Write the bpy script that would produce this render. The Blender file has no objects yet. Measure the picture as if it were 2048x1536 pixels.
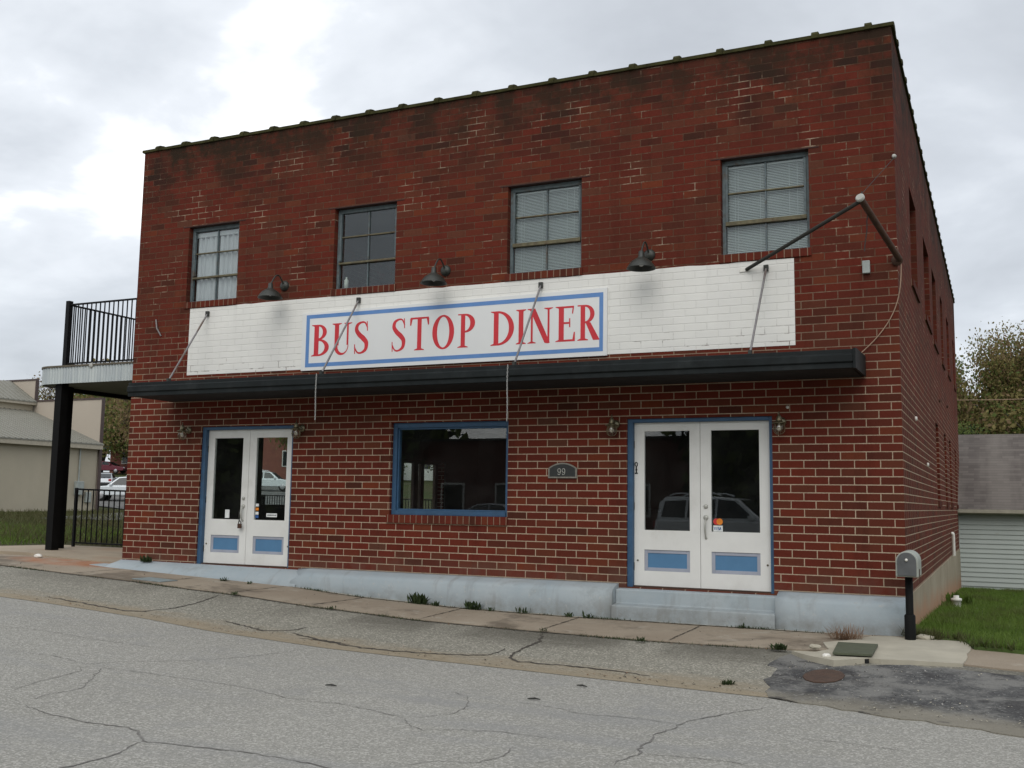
import bpy, bmesh, math, random
import numpy as np
from mathutils import Vector, Matrix, Euler
R = math.radians
SC = bpy.context.scene
COL = SC.collection
random.seed(7)

# ------------------------------------------------------------------ camera
CAM = bpy.data.cameras.new('camera')
CAM.sensor_width = 36.0
CAM.lens = 36.0 * 2070.64 / 2048
CAM.clip_end = 2000
cam = bpy.data.objects.new('camera', CAM)
COL.objects.link(cam)
yaw, pit, rol = R(25.20235), R(6.54372), R(0.86058)
Fw = Vector((-math.sin(yaw) * math.cos(pit), math.cos(yaw) * math.cos(pit), math.sin(pit)))
Rt = Vector((math.cos(yaw), math.sin(yaw), 0))
Up = Rt.cross(Fw)
R2 = Rt * math.cos(rol) + Up * math.sin(rol)
U2 = -Rt * math.sin(rol) + Up * math.cos(rol)
M = Matrix((R2, U2, -Fw)).transposed().to_4x4()
M.translation = Vector((1.04808, -13.36842, 1.04006))
cam.matrix_world = M
SC.camera = cam

# ------------------------------------------------------------------ sky, sun, exposure
SUN_EL, SUN_AZ = R(41), math.atan2(0.22, -0.9)      # azimuth as (x=sin, y=cos)
W = bpy.data.worlds.new('World')
SC.world = W
W.use_nodes = True
wn, wl = W.node_tree.nodes, W.node_tree.links
wn.clear()
def wnode(t, **kw):
    n = wn.new(t)
    for k, v in kw.items():
        setattr(n, k, v)
    return n
def wmath(op, a, b=None, c=None, clamp=False):
    n = wnode('ShaderNodeMath', operation=op, use_clamp=clamp)
    for i, v in enumerate((a, b, c)):
        if v is None: continue
        if isinstance(v, (int, float)): n.inputs[i].default_value = v
        else: wl.new(v, n.inputs[i])
    return n.outputs[0]
sky = wnode('ShaderNodeTexSky', sky_type='NISHITA', sun_disc=False)
sky.sun_elevation = SUN_EL
sky.sun_rotation = SUN_AZ
tc = wnode('ShaderNodeTexCoord')
sp = wnode('ShaderNodeSeparateXYZ'); wl.new(tc.outputs['Generated'], sp.inputs[0])
dz = wmath('ADD', wmath('MAXIMUM', sp.outputs[2], 0.0), 0.22)
cb = wnode('ShaderNodeCombineXYZ')
wl.new(wmath('DIVIDE', sp.outputs[0], dz), cb.inputs[0])
wl.new(wmath('DIVIDE', sp.outputs[1], dz), cb.inputs[1])
cb.inputs[2].default_value = 3.7
def wnoise(scale, detail, rough, dist=0.0, off=0.0):
    n = wnode('ShaderNodeTexNoise')
    n.inputs['Scale'].default_value = scale; n.inputs['Detail'].default_value = detail
    n.inputs['Roughness'].default_value = rough; n.inputs['Distortion'].default_value = dist
    mp = wnode('ShaderNodeMapping'); mp.inputs['Location'].default_value = (off, off * .7, 0)
    wl.new(cb.outputs[0], mp.inputs[0]); wl.new(mp.outputs[0], n.inputs['Vector'])
    return n.outputs[0]
big = wnoise(.95, 6, .52, .35, 11.26)
fin = wnoise(2.9, 7, .58, .3, 8.1)
den = wmath('ADD', wmath('MULTIPLY', big, .80), wmath('MULTIPLY', fin, .20))
rp = wnode('ShaderNodeValToRGB')
els = rp.color_ramp.elements
els[0].position = .36; els[0].color = (.42, .445, .48, 1)
els[1].position = .66; els[1].color = (1.15, 1.15, 1.13, 1)
e = els.new(.47); e.color = (.52, .55, .59, 1)
e = els.new(.55); e.color = (.66, .69, .73, 1)
e = els.new(.59); e.color = (.92, .925, .935, 1)
wl.new(den, rp.inputs[0])
mulc = wnode('ShaderNodeMixRGB', blend_type='MULTIPLY'); mulc.inputs[0].default_value = 1
mulc.inputs[2].default_value = (10, 10, 10, 1)
wl.new(rp.outputs[0], mulc.inputs[1])
mixs = wnode('ShaderNodeMixRGB'); mixs.inputs[0].default_value = .93
wl.new(sky.outputs[0], mixs.inputs[1]); wl.new(mulc.outputs[0], mixs.inputs[2])
bg = wnode('ShaderNodeBackground'); bg.inputs['Strength'].default_value = .1
wo = wnode('ShaderNodeOutputWorld')
wl.new(mixs.outputs[0], bg.inputs[0]); wl.new(bg.outputs[0], wo.inputs[0])

SL = bpy.data.lights.new('sun', 'SUN')
SL.energy = 1.0; SL.angle = R(50); SL.color = (1, .965, .91)
sun = bpy.data.objects.new('sun', SL); COL.objects.link(sun)
sd = Vector((math.sin(SUN_AZ) * math.cos(SUN_EL), math.cos(SUN_AZ) * math.cos(SUN_EL), math.sin(SUN_EL)))
sun.rotation_euler = sd.to_track_quat('Z', 'Y').to_euler()
sun.location = (0, -20, 30)
SC.view_settings.view_transform = 'Standard'
SC.view_settings.look = 'None'
SC.view_settings.exposure = 0.48
SC.view_settings.gamma = 1.0
SC.view_settings.use_curve_mapping = False

# ------------------------------------------------------------------ material helpers
class NT:
    def __init__(s, name):
        s.m = bpy.data.materials.new(name); s.m.use_nodes = True
        s.t = s.m.node_tree; s.t.nodes.clear()
        s.out = s.n('ShaderNodeOutputMaterial')
    def n(s, t, **kw):
        x = s.t.nodes.new(t)
        for k, v in kw.items(): setattr(x, k, v)
        return x
    def set(s, sock, v):
        if v is None: return
        if hasattr(v, 'is_linked') or hasattr(v, 'links'): s.t.links.new(v, sock)
        elif isinstance(v, (tuple, list)) and len(v) == 3 and sock.type == 'RGBA': sock.default_value = (*v, 1)
        else: sock.default_value = v
    def math(s, op, a, b=None, c=None, clamp=False):
        x = s.n('ShaderNodeMath', operation=op, use_clamp=clamp)
        for i, v in enumerate((a, b, c)): s.set(x.inputs[i], v)
        return x.outputs[0]
    def mix(s, f, a, b, mode='MIX'):
        x = s.n('ShaderNodeMixRGB', blend_type=mode)
        s.set(x.inputs[0], f); s.set(x.inputs[1], a); s.set(x.inputs[2], b)
        return x.outputs[0]
    def sm(s, v, lo, hi, a=0., b=1.):
        x = s.n('ShaderNodeMapRange', interpolation_type='SMOOTHSTEP')
        for i, q in enumerate((v, lo, hi, a, b)): s.set(x.inputs[i], q)
        return x.outputs[0]
    def lin(s, v, lo, hi, a=0., b=1.):
        x = s.n('ShaderNodeMapRange')
        for i, q in enumerate((v, lo, hi, a, b)): s.set(x.inputs[i], q)
        return x.outputs[0]
    def noise(s, vec, scale, detail=4, rough=.55, dist=0.):
        x = s.n('ShaderNodeTexNoise')
        s.set(x.inputs['Vector'], vec); x.inputs['Scale'].default_value = scale
        x.inputs['Detail'].default_value = detail; x.inputs['Roughness'].default_value = rough
        x.inputs['Distortion'].default_value = dist
        return x.outputs[0]
    def vor(s, vec, scale, feature='F1', out='Distance'):
        x = s.n('ShaderNodeTexVoronoi', feature=feature)
        s.set(x.inputs['Vector'], vec); x.inputs['Scale'].default_value = scale
        return x.outputs[out]
    def ramp(s, f, stops, const=False):
        x = s.n('ShaderNodeValToRGB')
        if const: x.color_ramp.interpolation = 'CONSTANT'
        es = x.color_ramp.elements
        while len(es) < len(stops): es.new(.5)
        for el, (p, c) in zip(es, stops): el.position = p; el.color = (*c, 1)
        s.set(x.inputs[0], f)
        return x.outputs[0]
    def obj(s):
        x = s.n('ShaderNodeTexCoord'); return x.outputs['Object']
    def sep(s, v):
        x = s.n('ShaderNodeSeparateXYZ'); s.set(x.inputs[0], v); return x.outputs
    def comb(s, a, b, c=0.):
        x = s.n('ShaderNodeCombineXYZ')
        for i, q in enumerate((a, b, c)): s.set(x.inputs[i], q)
        return x.outputs[0]
    def bump(s, h, strength=.5, dist=.01):
        x = s.n('ShaderNodeBump'); x.inputs['Strength'].default_value = strength
        x.inputs['Distance'].default_value = dist; s.set(x.inputs['Height'], h)
        return x.outputs[0]
    def bsdf(s, col, rough=.8, metal=0., normal=None, spec=.5, **kw):
        b = s.n('ShaderNodeBsdfPrincipled')
        s.set(b.inputs['Base Color'], col); s.set(b.inputs['Roughness'], rough); s.set(b.inputs['Metallic'], metal)
        b.inputs['Specular IOR Level'].default_value = spec
        if normal is not None: s.set(b.inputs['Normal'], normal)
        for k, v in kw.items(): s.set(b.inputs[k], v)
        s.t.links.new(b.outputs[0], s.out.inputs[0])
        return b

def simple(name, col, rough=.6, metal=0., var=.15, scale=9., bump=0., dirt=None, dirtamt=.5, spec=.5):
    t = NT(name); o = t.obj()
    n = t.noise(o, scale, 5, .6)
    c = t.mix(t.lin(n, .3, .7), tuple(x * (1 - var) for x in col), tuple(min(1, x * (1 + var)) for x in col))
    if dirt:
        d = t.sm(t.noise(o, scale * .45, 6, .65), .5, .72)
        c = t.mix(t.math('MULTIPLY', d, dirtamt), c, dirt)
    nm = t.bump(t.noise(o, scale * 6, 4, .6), bump, .01) if bump else None
    t.bsdf(c, t.lin(n, .3, .7, rough - .06, min(1, rough + .08)), metal, nm, spec)
    return t.m

BW, BH = .3048, .1016
def brick_nodes(t, o):
    """returns mortar mask (1 in the joint), id random, id random colour, x, z"""
    s = t.sep(o)
    g = t.n('ShaderNodeNewGeometry'); ns = t.sep(g.outputs['Normal'])
    side = t.math('GREATER_THAN', t.math('ABSOLUTE', ns[0]), .5)
    u = t.math('ADD', t.math('MULTIPLY', s[1], side), t.math('MULTIPLY', t.math('ADD', s[0], .09), t.math('SUBTRACT', 1., side)))
    v = s[2]
    rowf = t.math('DIVIDE', t.math('ADD', v, 3 * BH), BH)
    row = t.math('FLOOR', rowf)
    jit = t.n('ShaderNodeTexWhiteNoise', noise_dimensions='1D'); t.set(jit.inputs['W'], row)
    uu = t.math('ADD', t.math('DIVIDE', u, BW), t.math('MULTIPLY', t.math('MODULO', row, 2.), .5))
    uu = t.math('ADD', uu, t.math('MULTIPLY', t.math('SUBTRACT', jit.outputs['Value'], .5), .05))
    uu = t.math('ADD', uu, 200.)
    ci = t.math('FLOOR', uu)
    fu = t.math('FRACT', uu); fv = t.math('FRACT', rowf)
    du = t.math('MULTIPLY', t.math('MINIMUM', fu, t.math('SUBTRACT', 1., fu)), BW)
    dv = t.math('MULTIPLY', t.math('MINIMUM', fv, t.math('SUBTRACT', 1., fv)), BH)
    d = t.math('MINIMUM', du, dv)
    d = t.math('ADD', d, t.math('MULTIPLY', t.math('SUBTRACT', t.noise(o, 38, 5, .75), .5), .0105))
    mort = t.sm(t.math('ADD', d, t.math('MULTIPLY', t.math('SUBTRACT', t.noise(o, 4.5, 3), .5), .005)), .0038, .0078, 1., 0.)
    wnz = t.n('ShaderNodeTexWhiteNoise', noise_dimensions='3D')
    t.set(wnz.inputs['Vector'], t.comb(ci, row, side))
    return mort, wnz.outputs['Value'], wnz.outputs['Color'], s, side

def brick_material(name, rowlock=False):
    t = NT(name); o = t.obj()
    if rowlock:
        s = t.sep(o)
        f = t.math('DIVIDE', s[0], .098); ci = t.math('FLOOR', f); fr = t.math('FRACT', f)
        d = t.math('MULTIPLY', t.math('MINIMUM', fr, t.math('SUBTRACT', 1., fr)), .098)
        mort = t.sm(d, .0035, .0065, 1., 0.)
        wz = t.n('ShaderNodeTexWhiteNoise', noise_dimensions='1D'); t.set(wz.inputs['W'], ci)
        rnd, rc = wz.outputs['Value'], wz.outputs['Color']
    else:
        mort, rnd, rc, s, side = brick_nodes(t, o)
    col = t.ramp(rnd, [(0., (.078, .026, .0165)), (.05, (.102, .0275, .0175)), (.18, (.126, .0265, .0165)), (.45, (.143, .0275, .0170)),
                       (.70, (.156, .0310, .0175)), (.86, (.122, .038, .023)), (.95, (.178, .040, .018)), (1., (.112, .047, .030))])
    col = t.mix(t.lin(t.noise(o, 26, 5, .65), .25, .75, 0., .5), col, t.mix(1., col, (.68, .62, .62), 'MULTIPLY'))
    blo = t.noise(o, .55, 5, .6)
    col = t.mix(t.sm(blo, .42, .66, 0., .5), col, (.088, .029, .018))
    col = t.mix(1., col, (.91, .94, .97), 'MULTIPLY')
    # weathering: soot and lichen near the parapet, dirt washed out of the joints higher up
    z = s[2]
    rs = t.sep(rc)
    topf = t.sm(z, 5.5, 7.0)
    patch = t.sm(t.noise(o, 1.5, 6, .72), .43, .58)
    blackb = t.math('MULTIPLY', t.math('MULTIPLY', t.sm(z, 5.2, 6.9), t.math('GREATER_THAN', rs[1], .60)), t.sm(t.noise(o, .9, 4), .42, .58))
    st = t.math('MULTIPLY', topf, t.math('ADD', t.math('ADD', .06, t.math('MULTIPLY', t.sm(z, 6.4, 7.1), .26)), t.math('MULTIPLY', patch, t.sm(s[0], 0., -11., .55, .85)), clamp=True))
    col = t.mix(t.math('MULTIPLY', blackb, .75), col, (.022, .015, .013))
    strk = t.noise(t.comb(t.math('MULTIPLY', t.math('ADD', s[0], s[1]), 3.2), 0., t.math('MULTIPLY', z, .35)), 1., 6, .7)
    col = t.mix(t.sm(strk, .50, .72, 0., .45), col, t.mix(1., col, (.50, .52, .55), 'MULTIPLY'))
    upper = t.sm(t.math('ADD', z, t.math('MULTIPLY', t.math('SUBTRACT', t.noise(o, .6, 4), .5), 2.6)), 1.3, 4.7)
    clean = t.sm(t.noise(o, 1.3, 5, .75), .52, .66)
    mdirty = t.mix(t.lin(t.noise(o, 14, 4), .3, .7), (.075, .036, .022), (.120, .066, .042))
    mclean = t.mix(t.lin(t.noise(o, 9, 4), .3, .7), (.31, .24, .165), (.47, .375, .275))
    mcol = t.mix(t.math('MULTIPLY', upper, t.math('SUBTRACT', 1., t.math('MULTIPLY', clean, .75)), clamp=True), mclean, mdirty)
    if rowlock: mcol = t.mix(.55, mclean, mdirty)
    col = t.mix(mort, col, mcol)
    col = t.mix(st, col, (.030, .020, .013))
    # splash band at the base
    base = t.math('MULTIPLY', t.sm(z, .02, .32, 1., 0.), t.lin(t.noise(o, 3.2, 5, .7), .35, .75, 0., .55))
    col = t.mix(base, col, (.135, .085, .065))
    h = t.math('SUBTRACT', t.math('MULTIPLY', t.noise(o, 60, 4, .7), .3), mort)
    t.bsdf(col, .9, 0., t.bump(h, .38, .004), .08)
    return t.m

def band_material():
    t = NT('painted_brick'); o = t.obj()
    mort, rnd, rc, s, side = brick_nodes(t, o)
    c = t.mix(t.lin(rnd, 0, 1), (.765, .755, .705), (.785, .775, .725))
    c = t.mix(t.lin(t.noise(o, 1.3, 5), .35, .7), c, (.70, .69, .65))
    jw = t.math('MULTIPLY', mort, t.lin(t.noise(o, 2.2, 4),   .3, .7, .0, .28))
    c = t.mix(jw, c, (.42, .41, .37))
    # bare brick where the paint has come away in the lower joints
    pe = t.math('MULTIPLY', t.math('MULTIPLY', mort, t.sm(s[2], 3.1, 3.5, 1., 0.)), t.sm(t.noise(o, 5, 5), .52, .62))
    c = t.mix(t.math('MULTIPLY', pe, .8), c, (.16, .12, .10))
    drip = t.math('MULTIPLY', t.sm(t.noise(t.comb(t.math('MULTIPLY', s[0], 6.), 0., t.math('MULTIPLY', s[2], .5)), 1., 4), .56, .72), t.sm(s[2], 3.6, 4.25))
    c = t.mix(t.math('MULTIPLY', drip, .22), c, (.38, .37, .33))
    h = t.math('SUBTRACT', t.math('MULTIPLY', t.noise(o, 40, 4), .25), mort)
    t.bsdf(c, .55, 0., t.bump(h, .5, .008), .4)
    return t.m

def glass_material(name, tint=(.93, .96, .95), refl=1.0, wave=.06):
    t = NT(name)
    g = t.n('ShaderNodeNewGeometry')
    dt = t.n('ShaderNodeVectorMath', operation='DOT_PRODUCT'); t.set(dt.inputs[0], g.outputs['Normal']); t.set(dt.inputs[1], g.outputs['Incoming'])
    c1 = t.math('SUBTRACT', 1., t.math('ABSOLUTE', dt.outputs['Value']), clamp=True)
    f = t.math('MULTIPLY', t.math('ADD', .055, t.math('MULTIPLY', t.math('POWER', c1, 5.), .94)), refl, clamp=True)
    tr = t.n('ShaderNodeBsdfTransparent'); tr.inputs[0].default_value = (*tint, 1)
    gl = t.n('ShaderNodeBsdfGlossy'); gl.inputs['Roughness'].default_value = .004
    mx = t.n('ShaderNodeMixShader'); t.set(mx.inputs[0], f)
    t.t.links.new(tr.outputs[0], mx.inputs[1]); t.t.links.new(gl.outputs[0], mx.inputs[2])
    df = t.n('ShaderNodeBsdfDiffuse'); df.inputs[0].default_value = (.42, .42, .40, 1)
    m2 = t.n('ShaderNodeMixShader'); t.set(m2.inputs[0], t.lin(t.noise(t.obj(), 2.2, 5, .65), .35, .7, .002, .014))
    t.t.links.new(mx.outputs[0], m2.inputs[1]); t.t.links.new(df.outputs[0], m2.inputs[2])
    t.t.links.new(m2.outputs[0], t.out.inputs[0])
    return t.m

def asphalt_material(name, a, b, speck, stain=None, stones=(.5, .5, .48), stone_amt=.12, uvtone=False, sc=1., dusty=False):
    t = NT(name); o = t.obj()
    c = t.mix(t.lin(t.noise(o, .35, 5, .6), .3, .7), a, b)
    c = t.mix(t.lin(t.noise(o, 70 * sc, 3, .8), .3, .7, 0., .8), c, tuple(x * .48 for x in a))
    v = t.vor(o, 62 * sc, 'F1', 'Color'); vs = t.sep(v)
    c = t.mix(t.math('MULTIPLY', t.math('GREATER_THAN', vs[0], 1 - stone_amt * 2), .55), c, stones)
    c = t.mix(t.math('MULTIPLY', t.math('LESS_THAN', vs[1], .22), .55), c, speck)
    if stain:
        s = t.sep(o)
        lane = t.noise(t.comb(t.math('MULTIPLY', s[0], .28), t.math('MULTIPLY', s[1], 1.3), 0.), .8, 5, .6)
        c = t.mix(t.sm(lane, .50, .68, 0., .5), c, stain)
        pat = t.sm(t.noise(o, 1.1, 6, .65), .56, .68, 0., .32)
        c = t.mix(pat, c, stain)
    if uvtone:
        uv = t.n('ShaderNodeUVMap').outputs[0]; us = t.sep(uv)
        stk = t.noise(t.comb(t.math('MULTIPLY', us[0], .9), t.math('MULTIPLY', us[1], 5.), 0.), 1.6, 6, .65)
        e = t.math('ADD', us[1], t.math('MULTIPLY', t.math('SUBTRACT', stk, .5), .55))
        c = t.mix(t.sm(e, .64, .98, 0., .85), c, t.mix(t.noise(o, 7, 6, .7), (.205, .155, .092), (.345, .295, .215)))  # tan dirt towards the gutter
        dk = t.math('MULTIPLY', t.sm(e, .52, .14), t.math('MULTIPLY', t.sm(t.noise(t.comb(us[0], 3., 0.), .7, 4), .34, .56), t.sm(us[0], -8.5, -5., .45, 1.)))  # darker broken band on the kerb side, stronger to the right
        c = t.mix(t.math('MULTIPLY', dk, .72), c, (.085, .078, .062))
    if dusty:
        s = t.sep(o)
        c = t.mix(t.sm(t.noise(o, 1.5, 6, .7), .42, .60, 0., .8), c, (.205, .200, .185))
        ed = t.math('ADD', s[1], t.math('ADD', t.math('MULTIPLY', s[0], .22), t.math('MULTIPLY', t.math('SUBTRACT', t.noise(o, 2.2, 6, .7), .5), .9)))
        c = t.mix(t.sm(ed, -3.75, -4.25, 0., .8), c, (.235, .215, .17))
        c = t.mix(t.sm(t.noise(o, 2.4, 5, .7), .56, .66, 0., .75), c, (.045, .043, .043))
    hh = t.math('ADD', t.noise(o, 90 * sc, 3, .7), t.math('MULTIPLY', t.vor(o, 62 * sc), 1.))
    t.bsdf(c, .92, 0., t.bump(hh, .55, .008), .25)
    return t.m

def walk_material():
    t = NT('sidewalk_concrete'); o = t.obj(); s = t.sep(o)
    c = t.mix(t.lin(t.noise(o, .7, 6, .6), .3, .7), (.285, .232, .172), (.410, .350, .270))
    c = t.mix(t.sm(t.noise(o, .75, 6, .68, .3), .47, .62, 0., .8), c, (.120, .098, .072))
    c = t.mix(t.sm(t.noise(o, 2.4, 6, .7), .56, .66, 0., .6), c, (.43, .39, .32))
    c = t.mix(t.lin(t.noise(o, 55, 4, .8), .3, .7, 0., .4), c, (.15, .12, .09))
    # rust-red runoff spread at the patio corner
    rx = t.math('ADD', t.math('POWER', t.math('DIVIDE', t.math('ADD', s[0], 13.6), 1.5), 2.), t.math('POWER', t.math('DIVIDE', t.math('ADD', s[1], .1), .55), 2.))
    ru = t.math('MULTIPLY', t.sm(rx, 1.3, .2), t.lin(t.noise(o, 3., 5), .3, .65, .2, 1.))
    c = t.mix(t.math('MULTIPLY', ru, .8), c, (.36, .13, .05))
    t.bsdf(c, .9, 0., t.bump(t.noise(o, 60, 5, .7), .35, .006), .25)
    return t.m

def ground_material():
    t = NT('ground_cover'); o = t.obj()
    c = t.mix(t.lin(t.noise(o, .12, 6, .6), .35, .65), (.052, .075, .022), (.085, .075, .04))
    c = t.mix(t.sm(t.noise(o, .5, 6, .7), .5, .68, 0., .8), c, (.10, .062, .038))
    c = t.mix(t.lin(t.noise(o, 24, 4, .8), .3, .7, 0., .6), c, (.03, .04, .014))
    t.bsdf(c, 1., 0., t.bump(t.noise(o, 12, 5, .8), .8, .06), .1)
    return t.m

def leaf_material(name, a, b, trans=.25):
    t = NT(name); o = t.obj()
    c = t.mix(t.lin(t.noise(o, 1.1, 3), .3, .7), a, b)
    c = t.mix(t.lin(t.noise(o, 9., 2), .3, .7, 0., .5), c, tuple(x * .6 for x in a))
    b_ = t.bsdf(c, .75, 0., None, .3)
    tr = t.n('ShaderNodeBsdfTranslucent'); t.set(tr.inputs[0], c)
    mx = t.n('ShaderNodeMixShader'); mx.inputs[0].default_value = trans
    t.t.links.new(b_.outputs[0], mx.inputs[1]); t.t.links.new(tr.outputs[0], mx.inputs[2])
    t.t.links.new(mx.outputs[0], t.out.inputs[0])
    return t.m

def corrugated_material(name, col, pitch, metal=.0, rough=.5, dirt=(.3, .3, .3), uvaxis=0, streak=.5):
    t = NT(name); o = t.obj(); s = t.sep(o)
    st = t.noise(t.comb(t.math('MULTIPLY', s[0], 9.), t.math('MULTIPLY', s[1], 9.), t.math('MULTIPLY', s[2], .8)), 1., 4, .6)
    c = t.mix(t.lin(st, .35, .7, 0., streak), col, dirt)
    t.bsdf(c, rough, metal, None, .4)
    return t.m

def shingle_material():
    t = NT('shingles'); o = t.obj(); s = t.sep(o)
    row = t.math('DIVIDE', s[2], .075); r = t.math('FLOOR', row); fr = t.math('FRACT', row)
    u = t.math('ADD', t.math('DIVIDE', s[0], .3), t.math('MULTIPLY', t.math('MODULO', t.math('ADD', r, 50.), 2.), .5))
    wz = t.n('ShaderNodeTexWhiteNoise', noise_dimensions='2D'); t.set(wz.inputs['Vector'], t.comb(t.math('FLOOR', u), r))
    c = t.mix(wz.outputs[0], (.105, .092, .084), (.150, .132, .120))
    st = t.noise(t.comb(t.math('MULTIPLY', s[0], .9), 0., t.math('MULTIPLY', s[2], .25)), 1., 5, .6)
    c = t.mix(t.sm(st, .45, .65, 0., .55), c, (.205, .185, .165))
    c = t.mix(t.sm(fr, .12, 0., 0., .6), c, (.02, .02, .02))
    t.bsdf(c, .95, 0., t.bump(fr, .5, .01), .2)
    return t.m

MT = {}
MT['brick'] = brick_material('red_brick')
MT['rowlock'] = brick_material('rowlock_brick', True)
MT['band'] = band_material()
MT['glass'] = glass_material('window_glass')
MT['glass_old'] = glass_material('old_upper_glass', (.86, .90, .89), 1.3)
MT['glass_dark'] = glass_material('tinted_glass', (.45, .5, .5), 1.0)
MT['car_glass'] = simple('car_glass', (.018, .022, .024), .08, 0, .2, 3)
MT['blue'] = simple('blue_paint', (.030, .085, .165), .5, 0, .15, 6, .1, (.03, .06, .10), .5)
MT['blue_panel'] = simple('blue_panel_paint', (.075, .190, .335), .5, 0, .07, 5)
MT['panel_trim'] = simple('grey_panel_trim', (.32, .34, .40), .5, 0, .08, 5)
MT['door_white'] = simple('white_door_paint', (.70, .70, .67), .42, 0, .04, 3, .05, (.52, .51, .46), .45)
MT['steel_win'] = simple('weathered_window_paint', (.100, .128, .135), .7, 0, .3, 14, .2, (.085, .062, .040), .9)
MT['steel_olive'] = simple('mossy_window_bar', (.12, .105, .060), .8, 0, .35, 16, .2, (.075, .035, .018), .9)
MT['blind'] = simple('blind_slats', (.40, .43, .43), .5, 0, .05, 3)
MT['curtain'] = simple('curtain_cloth', (.50, .50, .53), .9, 0, .08, 2)
MT['rust_lintel'] = simple('rusty_lintel', (.040, .016, .012), .85, 0, .3, 12)
def ledge_material():
    t = NT('painted_concrete'); o = t.obj(); s = t.sep(o)
    c = t.mix(t.lin(t.noise(o, 1.4, 5, .65), .3, .7), (.30, .355, .385), (.375, .415, .43))
    c = t.mix(t.sm(t.noise(o, 2.6, 6, .7), .52, .68, 0., .5), c, (.255, .275, .27))
    c = t.mix(t.sm(t.noise(t.comb(t.math('MULTIPLY', s[0], 5.), s[1], t.math('MULTIPLY', s[2], .8)), 1.2, 5), .55, .7, 0., .4), c, (.22, .22, .205))
    # worn edge, splashed foot; front shade painted in as darkening towards the bottom
    c = t.mix(t.math('MULTIPLY', t.sm(s[2], -.14, -.43), t.lin(t.noise(o, 5, 6, .7), .3, .68, .15, .9)), c, (.185, .185, .172))
    c = t.mix(t.sm(t.noise(o, 14, 5, .75), .60, .70, 0., .7), c, (.42, .41, .38))
    t.bsdf(c, .8, 0., t.bump(t.noise(o, 22, 5, .7), .3, .01), .3)
    return t.m
MT['ledge'] = ledge_material()
def foundation_material():
    t = NT('foundation_concrete'); o = t.obj(); s = t.sep(o)
    c = t.mix(t.lin(t.noise(o, 1.2, 6, .65), .3, .7), (.27, .225, .155), (.37, .32, .235))
    hgt = t.math('ADD', s[2], t.math('ADD', .42, t.math('MULTIPLY', s[1], .034)))
    e = t.math('ADD', hgt, t.math('MULTIPLY', t.math('SUBTRACT', t.noise(o, 1.8, 5, .7), .5), .5))
    c = t.mix(t.sm(e, .42, .02, 0., .8), c, (.37, .19, .105))
    c = t.mix(t.sm(t.noise(t.comb(s[0], t.math('MULTIPLY', s[1], 5.), t.math('MULTIPLY', s[2], .6)), 1., 4), .55, .7, 0., .4), c, (.17, .145, .105))
    t.bsdf(c, .9, 0., t.bump(t.noise(o, 20, 5, .7), .3, .01), .3)
    return t.m
MT['foundation'] = foundation_material()
MT['coping'] = simple('mossy_clay_coping', (.046, .044, .018), .95, 0, .35, 6, .4, (.020, .018, .012), .7, .1)
MT['tar'] = simple('roof_membrane', (.05, .05, .05), .95)
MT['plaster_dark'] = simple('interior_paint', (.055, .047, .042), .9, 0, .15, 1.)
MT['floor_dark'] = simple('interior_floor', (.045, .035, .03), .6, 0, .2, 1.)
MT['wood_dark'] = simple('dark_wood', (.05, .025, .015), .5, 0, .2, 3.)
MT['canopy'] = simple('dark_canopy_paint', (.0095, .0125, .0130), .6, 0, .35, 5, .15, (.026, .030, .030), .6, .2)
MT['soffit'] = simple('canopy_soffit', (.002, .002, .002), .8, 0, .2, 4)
MT['galv'] = simple('galvanised_rod', (.22, .21, .21), .5, .5, .2, 8, 0, (.13, .07, .04), .7)
MT['chain'] = simple('chain_steel', (.45, .45, .43), .5, .4)
MT['sign_white'] = simple('sign_board_paint', (.72, .725, .71), .4, 0, .03, 1.2, 0, (.62, .62, .58), .4)
MT['sign_blue'] = simple('sign_blue_paint', (.105, .235, .50), .45, 0, .07, 6)
MT['sign_red'] = simple('sign_red_paint', (.56, .022, .032), .45, 0, .08, 4)
MT['lamp_black'] = simple('lamp_dark_enamel', (.025, .027, .022), .45, 0, .3, 14, .1, (.05, .05, .035), .6)
MT['lamp_inner'] = simple('lamp_inner_enamel', (.5, .5, .48), .5)
MT['brass'] = simple('aged_brass', (.17, .145, .085), .4, .7, .25, 18, .1, (.32, .33, .28), .7)
MT['jar'] = glass_material('lantern_jar_glass', (.86, .84, .78), 1.4)
MT['bulb'] = simple('frosted_bulb', (.75, .74, .70), .4)
MT['rust'] = simple('rusty_pipe', (.062, .028, .015), .85, 0, .35, 12, .3, (.035, .018, .012), .7)
MT['dark_pipe'] = simple('dark_pipe', (.026, .026, .021), .8, 0, .3, 12, .2)
MT['cap_grey'] = simple('pipe_cap', (.42, .42, .38), .6)
MT['box_grey'] = simple('utility_grey', (.33, .36, .34), .55)
MT['wire'] = simple('dark_wire', (.03, .028, .025), .7)
MT['cable'] = simple('tan_cable', (.33, .22, .15), .7)
MT['white_bit'] = simple('white_plastic', (.70, .68, .62), .5)
MT['plaque'] = simple('plaque_slate', (.022, .024, .023), .6, 0, .3, 20)
MT['plaque_rim'] = simple('plaque_rim', (.20, .19, .16), .7, 0, .2, 20)
MT['numeral'] = simple('numeral_metal', (.42, .42, .38), .4, .3)
MT['mail_grey'] = simple('mailbox_grey', (.105, .110, .112), .45, .3, .1, 8)
MT['mail_galv'] = simple('mailbox_shell', (.34, .36, .32), .5, .3, .12, 9)
MT['black_metal'] = simple('black_metal', (.006, .006, .006), .7, 0, .3, 8, spec=.15)
MT['black_rail'] = simple('black_rail', (.008, .008, .009), .65, 0, .3, 8, spec=.2)
MT['drain_lid'] = simple('drain_lid', (.075, .085, .052), .75, 0, .2, 12, .2, (.05, .05, .035), .6)
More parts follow.
